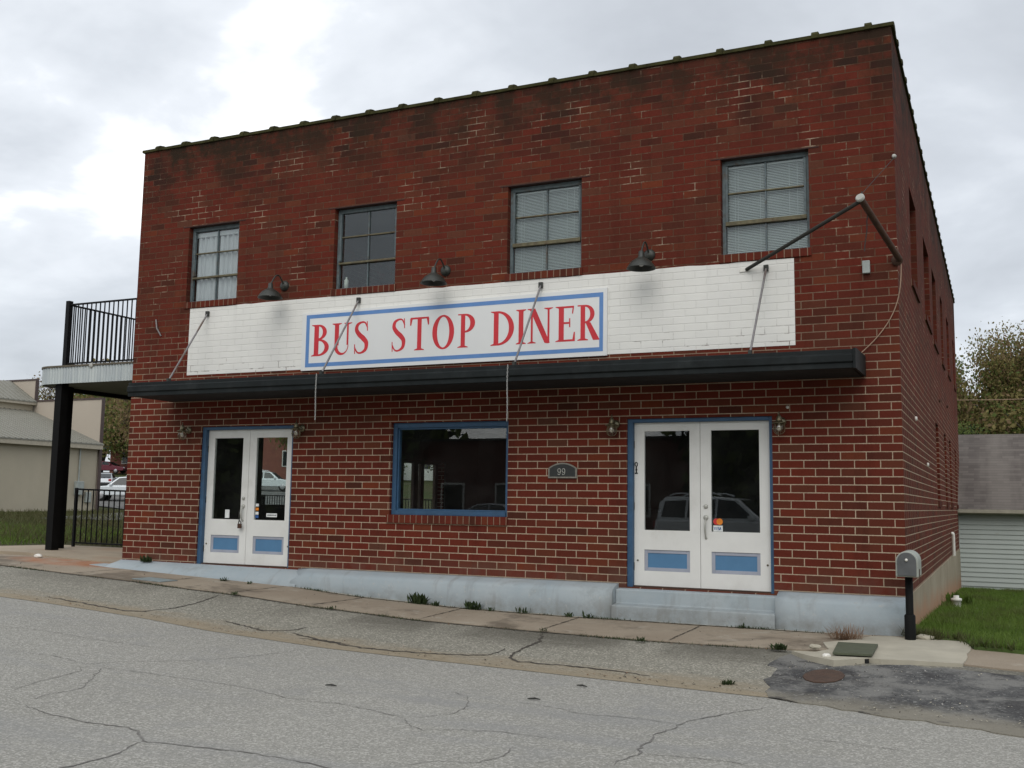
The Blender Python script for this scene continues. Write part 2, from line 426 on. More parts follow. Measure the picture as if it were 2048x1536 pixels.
MT['iron'] = simple('rusty_iron', (.070, .040, .026), .9, 0, .35, 14, .5, (.035, .028, .022), .7)
MT['pad'] = simple('new_concrete', (.39, .36, .285), .9, 0, .14, 2.2, .3, (.29, .25, .18), .65)
MT['patio'] = simple('patio_concrete', (.33, .27, .195), .9, 0, .15, 1.5, .25, (.30, .16, .08), .5)
MT['plate'] = simple('painted_utility_lid', (.20, .235, .235), .8, 0, .2, 7, .2)
MT['road'] = asphalt_material('road_asphalt', (.350, .340, .302), (.400, .390, .350), (.19, .185, .17), (.245, .245, .240), (.52, .50, .46), .13, False, 1.15)
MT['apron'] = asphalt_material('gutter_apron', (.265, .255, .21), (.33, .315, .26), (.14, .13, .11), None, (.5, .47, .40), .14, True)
MT['patch'] = asphalt_material('dark_asphalt_patch', (.070, .070, .072), (.170, .168, .160), (.04, .04, .042), (.048, .045, .043), (.30, .30, .28), .03, False, .85, True)
MT['stone_pale'] = simple('pale_gravel', (.30, .29, .27), .9)
MT['crack'] = simple('crack_fill', (.060, .052, .042), 1., 0, .35, 12)
MT['crack_road'] = simple('road_crack', (.160, .152, .140), 1., 0, .3, 12)
MT['gap'] = simple('dirt_gap', (.045, .036, .024), 1., 0, .5, 6)
MT['walk'] = walk_material()
MT['ground'] = ground_material()
MT['lawn'] = simple('lawn_soil', (.055, .088, .018), 1., 0, .35, 3., .5, (.06, .05, .025), .5)
MT['blade'] = leaf_material('grass_blades', (.105, .180, .026), (.165, .240, .048), .35)
MT['blade_dry'] = leaf_material('rough_grass_blades', (.085, .105, .032), (.115, .090, .045), .3)
MT['bark'] = simple('bark', (.062, .050, .040), .95, 0, .3, 5, .5)
MT['leaf_olive'] = leaf_material('spring_leaves_olive', (.205, .175, .055), (.275, .225, .095), .4)
MT['leaf_red'] = leaf_material('spring_buds', (.225, .150, .080), (.28, .20, .115), .4)
MT['leaf_green'] = leaf_material('fresh_leaves', (.110, .155, .036), (.165, .200, .060), .4)
MT['leaf_dark'] = leaf_material('dark_leaves', (.020, .036, .012), (.036, .055, .018), .15)
MT['weed'] = leaf_material('weed_leaves', (.035, .058, .020), (.060, .085, .030))
MT['dead'] = leaf_material('dead_needles', (.23, .125, .07), (.30, .18, .10))
MT['cream'] = simple('cream_stucco', (.43, .385, .295), .9, 0, .07, .5, .15, (.36, .315, .235), .5)
MT['cream2'] = simple('tan_siding', (.44, .385, .315), .85, 0, .05, .5)
MT['cream_trim'] = simple('cream_fascia', (.40, .36, .28), .7)
MT['metal_roof'] = corrugated_material('grey_metal_roof', (.205, .198, .165), .3, .1, .6, (.265, .258, .22))
MT['brown_trim'] = simple('brown_metal_trim', (.075, .050, .045), .6)
MT['galv_sheet'] = corrugated_material('galvanised_sheet', (.40, .44, .45), .07, .35, .5, (.56, .60, .58), 0, .9)
MT['soffit_grey'] = simple('porch_soffit', (.105, .115, .095), .8, 0, .12, 2.)
MT['deck_edge'] = simple('deck_edge', (.10, .085, .06), .8, 0, .3, 6)
MT['shingle'] = shingle_material()
MT['siding'] = simple('grey_green_siding', (.365, .405, .380), .65, 0, .07, .8, 0, (.29, .32, .29), .5)
MT['gutter'] = simple('gutter_cream', (.30, .28, .22), .6)
MT['car_white'] = simple('white_car_paint', (.66, .70, .72), .25, .1, .03, 1.)
MT['car_silver'] = simple('silver_car_paint', (.40, .42, .44), .3, .5, .05, 1.)
MT['car_red'] = simple('red_car_paint', (.115, .012, .026), .28, .1, .05, 1.)
MT['car_dark'] = simple('dark_plastic', (.016, .016, .017), .6)
MT['tyre'] = simple('tyre_rubber', (.016, .016, .016), .9)
MT['rim'] = simple('alloy_rim', (.38, .38, .39), .35, .7)
MT['lampred'] = simple('tail_lamp', (.30, .02, .025), .3)
MT['lampclear'] = simple('head_lamp', (.6, .62, .62), .15)
MT['brick_far'] = simple('far_brick', (.20, .075, .055), .9, 0, .12, 1.5)
MT['brick_refl'] = simple('old_brick', (.10, .040, .032), .9, 0, .15, 1.5)
MT['roof_green'] = simple('dark_green_roof', (.030, .050, .045), .8)
MT['white_trim'] = simple('white_trim_paint', (.6, .6, .57), .6)
MT['sticker_white'] = simple('sticker_white', (.72, .74, .72), .4)
MT['sticker_blue'] = simple('sticker_blue', (.03, .10, .30), .4)
MT['sticker_red'] = simple('sticker_red', (.52, .03, .03), .4)
MT['sticker_orange'] = simple('sticker_orange', (.70, .22, .02), .4)
MT['sticker_dark'] = simple('sticker_ink', (.03, .035, .05), .4)

# ------------------------------------------------------------------ mesh helpers
class MB:
    def __init__(s): s.v = []; s.f = []; s.mi = []; s.uv = {}; s.sm = []; s.cur = 0
    def add(s, vs, fs, smooth=False):
        b = len(s.v); s.v += [tuple(x) for x in vs]
        for f in fs: s.f.append(tuple(b + i for i in f)); s.mi.append(s.cur); s.sm.append(smooth)
        return s
    def quad(s, *p): return s.add(p, [tuple(range(len(p)))])
    def box(s, x0, x1, y0, y1, z0, z1):
        return s.add([(x0, y0, z0), (x1, y0, z0), (x1, y1, z0), (x0, y1, z0), (x0, y0, z1), (x1, y0, z1), (x1, y1, z1), (x0, y1, z1)],
                     [(0, 3, 2, 1), (4, 5, 6, 7), (0, 1, 5, 4), (1, 2, 6, 5), (2, 3, 7, 6), (3, 0, 4, 7)])
    def prism(s, poly, a, b, axis='y', cap=True):
        n = len(poly)
        def P(p, t):
            return (p[0], t, p[1]) if axis == 'y' else ((t, p[0], p[1]) if axis == 'x' else (p[0], p[1], t))
        vs = [P(p, a) for p in poly] + [P(p, b) for p in poly]
        fs = [(i, (i + 1) % n, n + (i + 1) % n, n + i) for i in range(n)]
        if cap: fs += [tuple(range(n - 1, -1, -1)), tuple(range(n, 2 * n))]
        return s.add(vs, fs)
    def tube(s, pts, r, seg=8, caps=True, smooth=True):
        pts = [Vector(p) for p in pts]; n = len(pts)
        rs = r if isinstance(r, (list, tuple)) else [r] * n
        vs = []; prev = None
        for i, p in enumerate(pts):
            d = (pts[min(i + 1, n - 1)] - pts[max(i - 1, 0)]).normalized()
            if prev is None:
                a = d.cross(Vector((0, 0, 1)))
                if a.length < .05: a = d.cross(Vector((0, 1, 0)))
            else: a = prev - d * prev.dot(d)
            a.normalize(); prev = a; b = d.cross(a)
            for k in range(seg):
                t = 2 * math.pi * k / seg
                vs.append(p + (a * math.cos(t) + b * math.sin(t)) * rs[i])
        fs = []
        for i in range(n - 1):
            for k in range(seg):
                k2 = (k + 1) % seg
                fs.append((i * seg + k, i * seg + k2, (i + 1) * seg + k2, (i + 1) * seg + k))
        s.add(vs, fs, smooth)
        if caps:
            s.add(vs[:seg], [tuple(range(seg - 1, -1, -1))]); s.add(vs[-seg:], [tuple(range(seg))])
        return s
    def lathe(s, prof, c=(0, 0, 0), seg=20, axis='z', smooth=True):
        vs = []; n = len(prof)
        for r, h in prof:
            for k in range(seg):
                t = 2 * math.pi * k / seg; x, y = r * math.cos(t), r * math.sin(t)
                q = (x, y, h) if axis == 'z' else ((x, h, y) if axis == 'y' else (h, x, y))
                vs.append((c[0] + q[0], c[1] + q[1], c[2] + q[2]))
        fs = [(i * seg + k, i * seg + (k + 1) % seg, (i + 1) * seg + (k + 1) % seg, (i + 1) * seg + k) for i in range(n - 1) for k in range(seg)]
        return s.add(vs, fs, smooth)
    def build(s, name, mats, parent=None, world=False, bevel=0., fix=True):
        me = bpy.data.meshes.new(name)
        v = s.v
        if parent is not None and world:
            o0 = root_loc(parent); v = [(x - o0[0], y - o0[1], z - o0[2]) for x, y, z in v]
        me.from_pydata(v, [], s.f)
        mats = mats if isinstance(mats, (list, tuple)) else [mats]
        for m in mats: me.materials.append(MT[m] if isinstance(m, str) else m)
        me.polygons.foreach_set('material_index', s.mi)
        me.polygons.foreach_set('use_smooth', s.sm)
        if s.uv:
            ul = me.uv_layers.new(name='UVMap')
            for p in me.polygons:
                for li, vi in zip(p.loop_indices, p.vertices): ul.data[li].uv = s.uv.get(vi, (0, 0))
        me.update()
        o = bpy.data.objects.new(name, me); COL.objects.link(o)
        if parent is not None: o.parent = parent
        if fix or bevel:
            bm = bmesh.new(); bm.from_mesh(me)
            if fix: bmesh.ops.recalc_face_normals(bm, faces=bm.faces)
            bm.to_mesh(me); bm.free()
        if bevel:
            md = o.modifiers.new('bevel', 'BEVEL'); md.width = bevel; md.segments = 2; md.limit_method = 'ANGLE'; md.angle_limit = R(40)
        return o

def root_loc(o):
    p = Vector((0, 0, 0))
    while o is not None: p += o.location; o = o.parent
    return p
def tag(o, label, cat, group=None, kind=None):
    o['label'] = label; o['category'] = cat
    if group: o['group'] = group
    if kind: o['kind'] = kind
    return o
def thing(name, label, cat, loc=(0, 0, 0), rz=0., group=None):
    o = bpy.data.objects.new(name, None); COL.objects.link(o)
    o.empty_display_size = .2
    o.location = loc; o.rotation_euler = (0, 0, rz)
    return tag(o, label, cat, group)
def single(mb, name, mats, label, cat, base=(0, 0, 0), group=None, kind=None, bevel=0., fix=True):
    """a thing that is one mesh; vertices given in world space, origin moved to its base"""
    mb.v = [(x - base[0], y - base[1], z - base[2]) for x, y, z in mb.v]
    o = mb.build(name, mats, None, bevel=bevel, fix=fix); o.location = base
    return tag(o, label, cat, group, kind)
def struct(mb, name, mats, fix=False):
    o = mb.build(name, mats, fix=fix); o['kind'] = 'structure'; return o
def dup(root, loc, rz=None, label=None):
    r = root.copy(); COL.objects.link(r); r.location = loc
    if rz is not None: r.rotation_euler = (0, 0, rz)
    if label: r['label'] = label
    for ch in list(root.children):
        c = ch.copy(); COL.objects.link(c); c.parent = r
        for g in list(ch.children):
            d = g.copy(); COL.objects.link(d); d.parent = c
    return r

# ------------------------------------------------------------------ terrain
def zb(x): return float(np.interp(x, [-40, -17, -15, -12.9, -10.5, -8.7, -7.5, -5.8, -4.2, -.97, .2, 3, 20], [0, -.04, -.05, -.117, -.194, -.275, -.36, -.43, -.45, -.45, -.43, -.46, -.9]))
def yf(x): return float(np.interp(x, [-60, -14, -9.82, -6.9, -4.0, -2.6, -.7, 1, 20], [1.5, -1.14, -1.52, -1.55, -1.72, -1.86, -1.72, -2.15, -2.6]))
def yg(x): return float(np.interp(x, [-60, -11.3, -8.1, -5.5, -4, -1.95, -.84, 1.15, 20], [-1.6, -3.30, -3.46, -3.56, -3.64, -3.86, -3.97, -4.35, -4.9]))
CROWN = -9.5
def gz(x, y):
    b, f, g = zb(x), yf(x), yg(x)
    if y >= min(0., f + .9): return b
    if y >= f: return b - .03 * (y / f if f < 0 else 0)
    if y >= g: return b - .05 - .12 * (y - f) / (g - f)
    if y >= CROWN: return b - .17 + .012 * (g - y)
    return b - .17 + .012 * (g - CROWN) - .012 * (CROWN - y)
def sstep(a, b, x):
    t = min(1, max(0, (x - a) / (b - a))); return t * t * (3 - 2 * t)
def TZ(x, y):
    """land behind the sidewalk line"""
    if x < -6:
        r = math.hypot(x + 15, y - 3)
        if x > -15: r = max(0., y - 3)
        z = zb(x) + .0115 * r
        if r > 57.6: z += .05 * (min(r, 112) - 57.6)
        return z
    z = zb(x)
    if y > -.3: z += -.037 * min(max(0., y), 18) * sstep(-6, -1, x)
    return z
def G(x, y):
    if y <= 0: return gz(x, y)
    return TZ(x, y)

def sheet(xs, ys_fn, zoff, nrow, uvt=False):
    mb = MB(); cols = []
    for x in xs:
        ys = ys_fn(x)
        for j in range(nrow):
            y = ys[0] + (ys[1] - ys[0]) * j / (nrow - 1)
            mb.uv[len(mb.v)] = (x, j / (nrow - 1))
            mb.v.append((x, y, zoff(x, y)))
    for i in range(len(xs) - 1):
        for j in range(nrow - 1):
            a = i * nrow + j
            mb.f.append((a, a + 1, a + nrow + 1, a + nrow)); mb.mi.append(0); mb.sm.append(True)
    return mb
XS = sorted(set(list(np.arange(-60, -20, 4)) + list(np.arange(-20, 5, .25)) + list(np.arange(5, 41, 2))))
XS = [float(x) for x in XS]
# ground sheet: far country, coarse to the horizon
gx = [-400, -250, -180, -150, -130, -115, -100, -90, -80, -70, -60, -50, -45, -40, -36, -32, -28, -25, -22, -20, -18, -17, -16, -15, -14, -13, -12.4, -10, -8, -6, -5, -4, -3, -2, -1, -.1, .5, 1, 2, 4, 6, 8, 11, 15, 20, 30, 45, 70, 120, 250, 400]
gy = [-400, -200, -100, -60, -40, -30, -24, -20, -17.5, -16.5, -12, -8, -6, -5, -4, -3, -2, -1, -.3, .1, 1, 2, 3, 4, 5, 6, 8, 10, 12, 15, 18, 22, 26, 30, 35, 40, 45, 50, 55, 60, 65, 70, 75, 80, 85, 90, 100, 120, 160, 250, 400]
def ground_z(x, y):
    if y < -16.9: return -.48 + .006 * max(0, min(60, -y - 17))
    z = G(x, y)
    if y <= .3: z -= .06
    if -12.5 < x < 0 and .2 < y < 19.5: z -= .35
    return z
gm = MB()
for x in gx:
    for y in gy: gm.v.append((x, y, ground_z(x, y)))
for i in range(len(gx) - 1):
    for j in range(len(gy) - 1):
        a = i * len(gy) + j
        gm.f.append((a, a + len(gy), a + len(gy) + 1, a + 1)); gm.mi.append(0); gm.sm.append(True)
struct(gm, 'ground', 'ground')
def roadz(x, y): return gz(x, min(y, yg(x) - .0001))
struct(sheet(XS, lambda x: (-17.2, yg(x)), lambda x, y: roadz(x, y), 40), 'road', 'road')
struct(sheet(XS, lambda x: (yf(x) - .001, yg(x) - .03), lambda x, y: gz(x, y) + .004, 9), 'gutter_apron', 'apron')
# sidewalk: a slab with a real kerb edge
wk = MB()
wxs = [x for x in XS if x <= 41]
for x in wxs:
    f = yf(x); back = .02 if x > -12.6 and x < .02 else (.25 if x <= -12.6 else f + 1.45)
    back = max(back, f + 1.0)
    for (y, dz_) in ((f, -.09), (f, 0), (f + (back - f) * .33, 0), (f + (back - f) * .66, 0), (back, 0)):
        b = zb(x); zz = b - .03 * min(1., max(0., (y / f if f < 0 else 0.)))
        wk.v.append((x, y, zz + dz_))
for i in range(len(wxs) - 1):
    for j in range(4):
        a = i * 5 + j; wk.f.append((a, a + 5, a + 6, a + 1)); wk.mi.append(0); wk.sm.append(False)
struct(wk, 'sidewalk', 'walk')
def walkz(x, y):
    f = yf(x); return zb(x) - .03 * min(1., max(0., (y / f if f < 0 else 0.)))

def poly_sheet(poly, zf, mats, name, thick=0., grid=.25):
    """flat polygon laid on the ground: triangulated and cut so it follows the surface"""
    bm = bmesh.new()
    vs = [bm.verts.new((x, y, 0)) for x, y in poly]
    bm.faces.new(vs)
    bmesh.ops.triangulate(bm, faces=bm.faces[:])
    x0, x1 = min(p[0] for p in poly), max(p[0] for p in poly); y0, y1 = min(p[1] for p in poly), max(p[1] for p in poly)
    k = x0 + grid
    while k < x1:
        bmesh.ops.bisect_plane(bm, geom=bm.verts[:] + bm.edges[:] + bm.faces[:], plane_co=(k, 0, 0), plane_no=(1, 0, 0)); k += grid
    k = y0 + grid
    while k < y1:
        bmesh.ops.bisect_plane(bm, geom=bm.verts[:] + bm.edges[:] + bm.faces[:], plane_co=(0, k, 0), plane_no=(0, 1, 0)); k += grid
    bmesh.ops.recalc_face_normals(bm, faces=bm.faces[:])
    for f in bm.faces:
        if f.normal.z < 0: f.normal_flip()
    if thick:
        r = bmesh.ops.extrude_face_region(bm, geom=bm.faces[:])
        nv = {v for v in r['geom'] if isinstance(v, bmesh.types.BMVert)}
        for v in bm.verts: v.co.z = zf(v.co.x, v.co.y) + (0 if v in nv else -thick)
    else:
        for v in bm.verts: v.co.z = zf(v.co.x, v.co.y)
    me = bpy.data.meshes.new(name); bm.to_mesh(me); bm.free()
    me.materials.append(MT[mats])
    o = bpy.data.objects.new(name, me); COL.objects.link(o); o['kind'] = 'structure'
    return o
def rough(poly, amp, step, seed=1):
    rr = random.Random(seed); out = []
    n = len(poly)
    for i in range(n):
        a, b = Vector(poly[i]), Vector(poly[(i + 1) % n]); L = (b - a).length; k = max(1, int(L / step))
        for j in range(k):
            p = a.lerp(b, j / k)
            if j: p += Vector((rr.uniform(-amp, amp), rr.uniform(-amp, amp)))
            out.append((p.x, p.y))
    return out
# dark patched asphalt in front of the side yard
patch = rough([(-1.02, -1.98), (-1.12, -2.45), (-1.0, -2.95), (-1.03, -3.3), (-.90, -3.60), (-.84, -4.02), (.02, -4.42), (1.08, -4.72), (3., -5.05), (9, -5.5), (9, -2.5), (3, -2.38), (.75, -2.32), (.1, -2.28), (-.4, -2.42), (-.62, -2.30), (-.9, -2.0)], .055, .13, 4)
def patchz(x, y): return gz(x, y) + .010
poly_sheet(patch, patchz, 'patch', 'asphalt_patch', .05, .2)
# light new concrete round the mailbox
pad = rough([(-.80, -1.18), (-.56, -.92), (-.36, -.50), (-.13, -.42), (.04, -.55), (.27, -.44), (.64, -.42), (.71, -.95), (.66, -2.14), (-.08, -2.26), (-.20, -2.20), (-.40, -2.44), (-.50, -2.52), (-.72, -2.34), (-1.0, -1.98), (-.76, -1.96), (-.66, -1.7)], .014, .2, 5)
poly_sheet(pad, lambda x, y: walkz(x, max(y, yf(x))) + .014, 'pad', 'concrete_pad', .12, .25)
# patio slab beside the building and lawn
poly_sheet([(-17.6, .25), (-12.55, .25), (-12.55, 3.6), (-17.2, 2.75)], lambda x, y: TZ(x, y) + .022, 'patio', 'patio', .1, .5)
lawn = rough([(.02, -.36), (.30, -.50), (.62, -.46), (.74, -.98), (1.4, -1.12), (6, -1.3), (16, -1.5), (16, 17.4), (.02, 17.4)], .03, .3, 8)
poly_sheet(lawn, lambda x, y: TZ(x, y) + .02, 'lawn', 'lawn', .10, .6)
poly_sheet([(-36, 24), (-30, 13), (-22, 16.5), (-30, 30), (-42, 46), (-70, 78), (-82, 66), (-60, 40)], lambda x, y: TZ(x, y) + .05, 'patch', 'parking_lot', 0, 2.)

def ribbon(mb, pts, w, zf, seed, zo=.004, amp=.02):
    rr = random.Random(seed); P = []
    for i in range(len(pts) - 1):
        a, b = Vector(pts[i]), Vector(pts[i + 1]); L = (b - a).length; k = max(1, int(L / .05))
        for j in range(k):
            p = a.lerp(b, j / k)
            P.append(p + Vector((rr.gauss(0, amp), rr.gauss(0, amp))) * .6)
    P.append(Vector(pts[-1])); base = len(mb.v)
    for i, p in enumerate(P):
        d = (P[min(i + 1, len(P) - 1)] - P[max(0, i - 1)]); d = d.normalized() if d.length > 1e-6 else Vector((1, 0))
        nrm = Vector((-d.y, d.x)); t = min(1, 6 * min(i, len(P) - 1 - i) / max(1, len(P) - 1) + .25)
        ww = w * t * rr.uniform(.35, 1.25) * .5
        for sgn in (1, -1):
            q = p + nrm * ww * sgn; mb.v.append((q.x, q.y, zf(q.x, q.y) + zo))
    for i in range(len(P) - 1):
        a = base + 2 * i; mb.f.append((a, a + 1, a + 3, a + 2)); mb.mi.append(0); mb.sm.append(False)
CR = [
 [(-5.84, -7.55), (-5.4, -7.69), (-4.94, -7.76), (-4.56, -7.73), (-4.42, -7.76), (-4.15, -7.97), (-3.8, -7.94), (-3.39, -7.89), (-3.01, -7.91), (-2.71, -7.96), (-1.4, -8.0)],
 [(-4.15, -7.97), (-4.14, -8.07), (-4.03, -8.3), (-4.02, -8.55), (-4.03, -8.9), (-3.9, -9.8)],
 [(-7.9, -6.07), (-7.65, -5.96), (-7.34, -5.91), (-6.9, -6.01), (-6.79, -6.03), (-6.68, -5.72), (-6.37, -5.37), (-6.19, -5.08), (-6.06, -4.73), (-5.94, -4.17), (-5.92, -3.72)],
 [(-6.28, -7.24), (-6.4, -6.94), (-6.47, -6.63), (-6.55, -6.3), (-6.76, -6.14)],
 [(-5.84, -7.55), (-5.94, -7.2), (-5.95, -6.84), (-6.55, -6.05), (-6.1, -5.98), (-5.61, -5.96), (-5.19, -5.99), (-4.82, -6.03), (-4.38, -6.2), (-3.95, -6.2), (-3.74, -6.16)],
 [(-9.07, -5.14), (-8.56, -5.0), (-7.95, -4.97), (-7.52, -4.9), (-6.92, -4.83)],
 [(-4.16, -6.26), (-3.9, -6.15), (-3.59, -6.25), (-3.18, -6.37), (-3.07, -6.43), (-2.9, -6.64), (-2.75, -6.7), (-2.5, -6.57), (-2.21, -6.47), (-1.93, -6.5), (-1.61, -6.5)],
 [(-3.39, -5.29), (-3.31, -5.21), (-3.09, -5.36), (-2.9, -5.74), (-2.85, -6.05), (-2.94, -6.23), (-3.03, -6.38)],
 [(-2.62, -5.35), (-2.34, -5.4), (-1.98, -5.55), (-1.71, -5.51), (-1.44, -5.52)],
 [(-2.33, -7.68), (-2.2, -7.49), (-1.96, -7.38), (-1.89, -7.14), (-1.96, -6.86)],
 [(-1.21, -7.06), (-1.21, -6.81), (-1.14, -6.63), (-1.21, -6.51), (-1.21, -6.2), (-1.25, -6.03), (-1.21, -5.8), (-1.17, -5.38), (-1.04, -5.06), (-.91, -4.76), (-.69, -4.40)],
 [(-1.14, -6.63), (-.88, -6.58), (-.61, -6.58), (-.4, -6.63)],
 [(-1.85, -5.51), (-1.55, -5.47), (-1.22, -5.55)],
 [(-.3, -5.64), (-.04, -5.63), (.18, -5.69), (.44, -5.69)]]
cm = MB()
for i, c in enumerate(CR): ribbon(cm, c, (.016 if i in (0, 1, 10) else .0085), roadz, 20 + i, .004, .014)
struct(cm, 'road_cracks', 'crack_road')
CA = [[(-10.8, -3.04), (-9.84, -3.16), (-9.17, -3.24), (-8.93, -3.14), (-8.78, -2.78), (-8.78, -2.4), (-8.98, -1.63)],
 [(-6.37, -3.29), (-6.01, -3.29), (-5.41, -3.40), (-5.02, -3.40), (-4.4, -3.33), (-3.98, -3.19), (-3.93, -3.02), (-3.97, -2.79)],
 [(-3.94, -1.82), (-3.77, -2.3), (-3.78, -2.87), (-3.7, -3.23), (-3.52, -3.39), (-2.91, -3.4), (-2.35, -3.46), (-2.06, -3.55)],
 [(-7.73, -2.98), (-7.39, -3.06), (-6.99, -3.18), (-6.72, -3.01), (-6.67, -2.73)], [(-6.65, -3.09), (-6.15, -3.25), (-5.67, -3.3)]]
ca = MB()
for i, c in enumerate(CA): ribbon(ca, c, .035, gz, 60 + i, .009, .018)
struct(ca, 'apron_cracks', 'crack')
# dirt-filled joint along the kerb, sidewalk joints
kj = MB()
kx = [-30 + .4 * i for i in range(73)]
ribbon(kj, [(x, yf(x) - .012) for x in kx if x < -1.0], .055, lambda x, y: gz(x, min(y, yf(x) - .001)), 90, .010, .008)
for (a, b) in (((-12.24, -1.28), (-12.16, -.3)), ((-8.95, -1.55), (-8.83, -.32)), ((-7.52, -1.5), (-7.41, -.32)), ((-5.76, -1.58), (-5.79, -.32)), ((-4.03, -1.68), (-4.05, -.32)), ((-10.5, -1.4), (-10.45, -.32)), ((-2.4, -1.8), (-2.4, -.32))):
    ribbon(kj, [a, b], .022, walkz, int(-a[0] * 10), .005, .006)
ribbon(kj, [(float(x), -.352) for x in np.arange(-8.7, -.3, .5)], .020, walkz, 95, .009, .014)
struct(kj, 'pavement_joints', 'gap')
cj = MB(); ribbon(cj, [(float(x), -.318) for x in np.arange(-8.8, -.6, .4)], .085, walkz, 97, .007, .016)
struct(cj, 'mortar_fillet', 'pad')

# ------------------------------------------------------------------ the diner building
BLD = thing('diner_building', 'two-storey red brick diner building with blue-framed doors and a white painted band', 'building', (-6.27, 0, 0))
TOP = 7.13; DEP = 19.6
def opening_wall(mb, u0, u1, z0, z1, ops, th, face):
    """wall with rectangular openings; face(u,z,d) -> point, d = depth into the wall"""
    us = sorted({u0, u1, *[o[0] for o in ops], *[o[1] for o in ops]}); zs = sorted({z0, z1, *[o[2] for o in ops], *[o[3] for o in ops]})
    def hole(a, b, c, d):
        m, k = (a + b) / 2, (c + d) / 2
        return any(o[0] < m < o[1] and o[2] < k < o[3] for o in ops)
    for i in range(len(us) - 1):
        for j in range(len(zs) - 1):
            a, b, c, d = us[i], us[i + 1], zs[j], zs[j + 1]
            if hole(a, b, c, d): continue
            mb.quad(face(a, c, 0), face(b, c, 0), face(b, d, 0), face(a, d, 0))
            mb.quad(face(a, c, th), face(a, d, th), face(b, d, th), face(b, c, th))
    for a, b, c, d in ops:
        mb.quad(face(a, c, 0), face(a, d, 0), face(a, d, th), face(a, c, th))
        mb.quad(face(b, c, 0), face(b, c, th), face(b, d, th), face(b, d, 0))
        mb.quad(face(a, d, 0), face(b, d, 0), face(b, d, th), face(a, d, th))
        if c > z0: mb.quad(face(a, c, 0), face(a, c, th), face(b, c, th), face(b, c, 0))
    mb.quad(face(u0, z1, 0), face(u1, z1, 0), face(u1, z1, th), face(u0, z1, th))
WIN = [(-11.42, -10.334), (-8.41, -7.26), (-5.354, -4.192), (-2.20, -1.047)]
WZ = (4.345, 5.665)
LD = (-10.93, -9.06, -.03, 2.215); RD = (-3.51, -1.56, -.05, 2.195); PW = (-7.245, -5.29, .838, 2.213)
TH = .30
mb = MB()
opening_wall(mb, -12.54, 0, -.60, TOP, [(a, b, *WZ) for a, b in WIN] + [LD, RD, PW], TH, lambda u, z, d: (u, d, z))
mb.build('front_wall', 'brick', BLD, True, fix=False)
SW = [(2.35, 3.67, 4.33, 5.72), (5.35, 6.9, 4.33, 5.70), (7.8, 9.15, 4.27, 5.68), (10.85, 11.85, 4.27, 5.72), (13.75, 15.0, 4.37, 5.74), (17.5, 18.4, 4.45, 5.74)]
SL_ = [(7.5, 8.5, 1.18, 2.66), (10.7, 11.6, 1.18, 2.67), (13.1, 14.1, 1.17, 2.67), (16.4, 17.3, 1.16, 2.62)]
mb = MB()
opening_wall(mb, TH, DEP - TH, -.012, TOP, SW + SL_, TH, lambda u, z, d: (-d, u, z))
mb.quad((0, 0, -.6), (0, TH, -.6), (0, TH, TOP), (0, 0, TOP)); mb.quad((0, DEP - TH, -.012), (0, DEP, -.012), (0, DEP, TOP), (0, DEP - TH, TOP))
mb.build('side_wall', 'brick', BLD, True, fix=False)
mb = MB()
opening_wall(mb, TH, DEP - TH, -.4, TOP, [(3.2, 4.62, .87, 2.42), (8.45, 10.72, .6, 2.06)], TH, lambda u, z, d: (-12.54 + d, u, z))
mb.quad((-12.54, 0, -.6), (-12.54, TH, -.6), (-12.54, TH, TOP), (-12.54, 0, TOP)); mb.quad((-12.54, DEP - TH, -.4), (-12.54, DEP, -.4), (-12.54, DEP, TOP), (-12.54, DEP - TH, TOP))
mb.build('side_wall', 'brick', BLD, True, fix=False)
mb = MB(); mb.box(-12.54 + .001, -.001, DEP - TH, DEP, -.8, TOP - .001); mb.build('rear_wall', 'brick', BLD, True)
MB().box(-12.24, -.3, TH, DEP - TH, 6.72, 6.86).build('roof', 'tar', BLD, True)
# interior shell that the panes look into
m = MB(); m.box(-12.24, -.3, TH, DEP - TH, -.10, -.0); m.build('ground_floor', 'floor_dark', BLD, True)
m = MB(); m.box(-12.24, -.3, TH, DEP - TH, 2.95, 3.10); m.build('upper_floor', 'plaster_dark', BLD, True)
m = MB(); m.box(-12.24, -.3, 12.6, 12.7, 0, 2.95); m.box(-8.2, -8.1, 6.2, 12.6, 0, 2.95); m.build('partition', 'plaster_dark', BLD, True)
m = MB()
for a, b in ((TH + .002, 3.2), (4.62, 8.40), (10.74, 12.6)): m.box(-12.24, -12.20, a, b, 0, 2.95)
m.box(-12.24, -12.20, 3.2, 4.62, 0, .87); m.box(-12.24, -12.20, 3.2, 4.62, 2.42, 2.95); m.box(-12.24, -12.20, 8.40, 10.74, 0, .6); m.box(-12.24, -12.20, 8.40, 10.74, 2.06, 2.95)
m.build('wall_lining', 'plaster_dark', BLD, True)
m = MB(); m.box(-7.9, -4.6, 4.2, 4.9, .0, .92); m.box(-7.95, -4.55, 4.15, 4.95, .92, .96); m.build('counter', 'wood_dark', BLD, True)
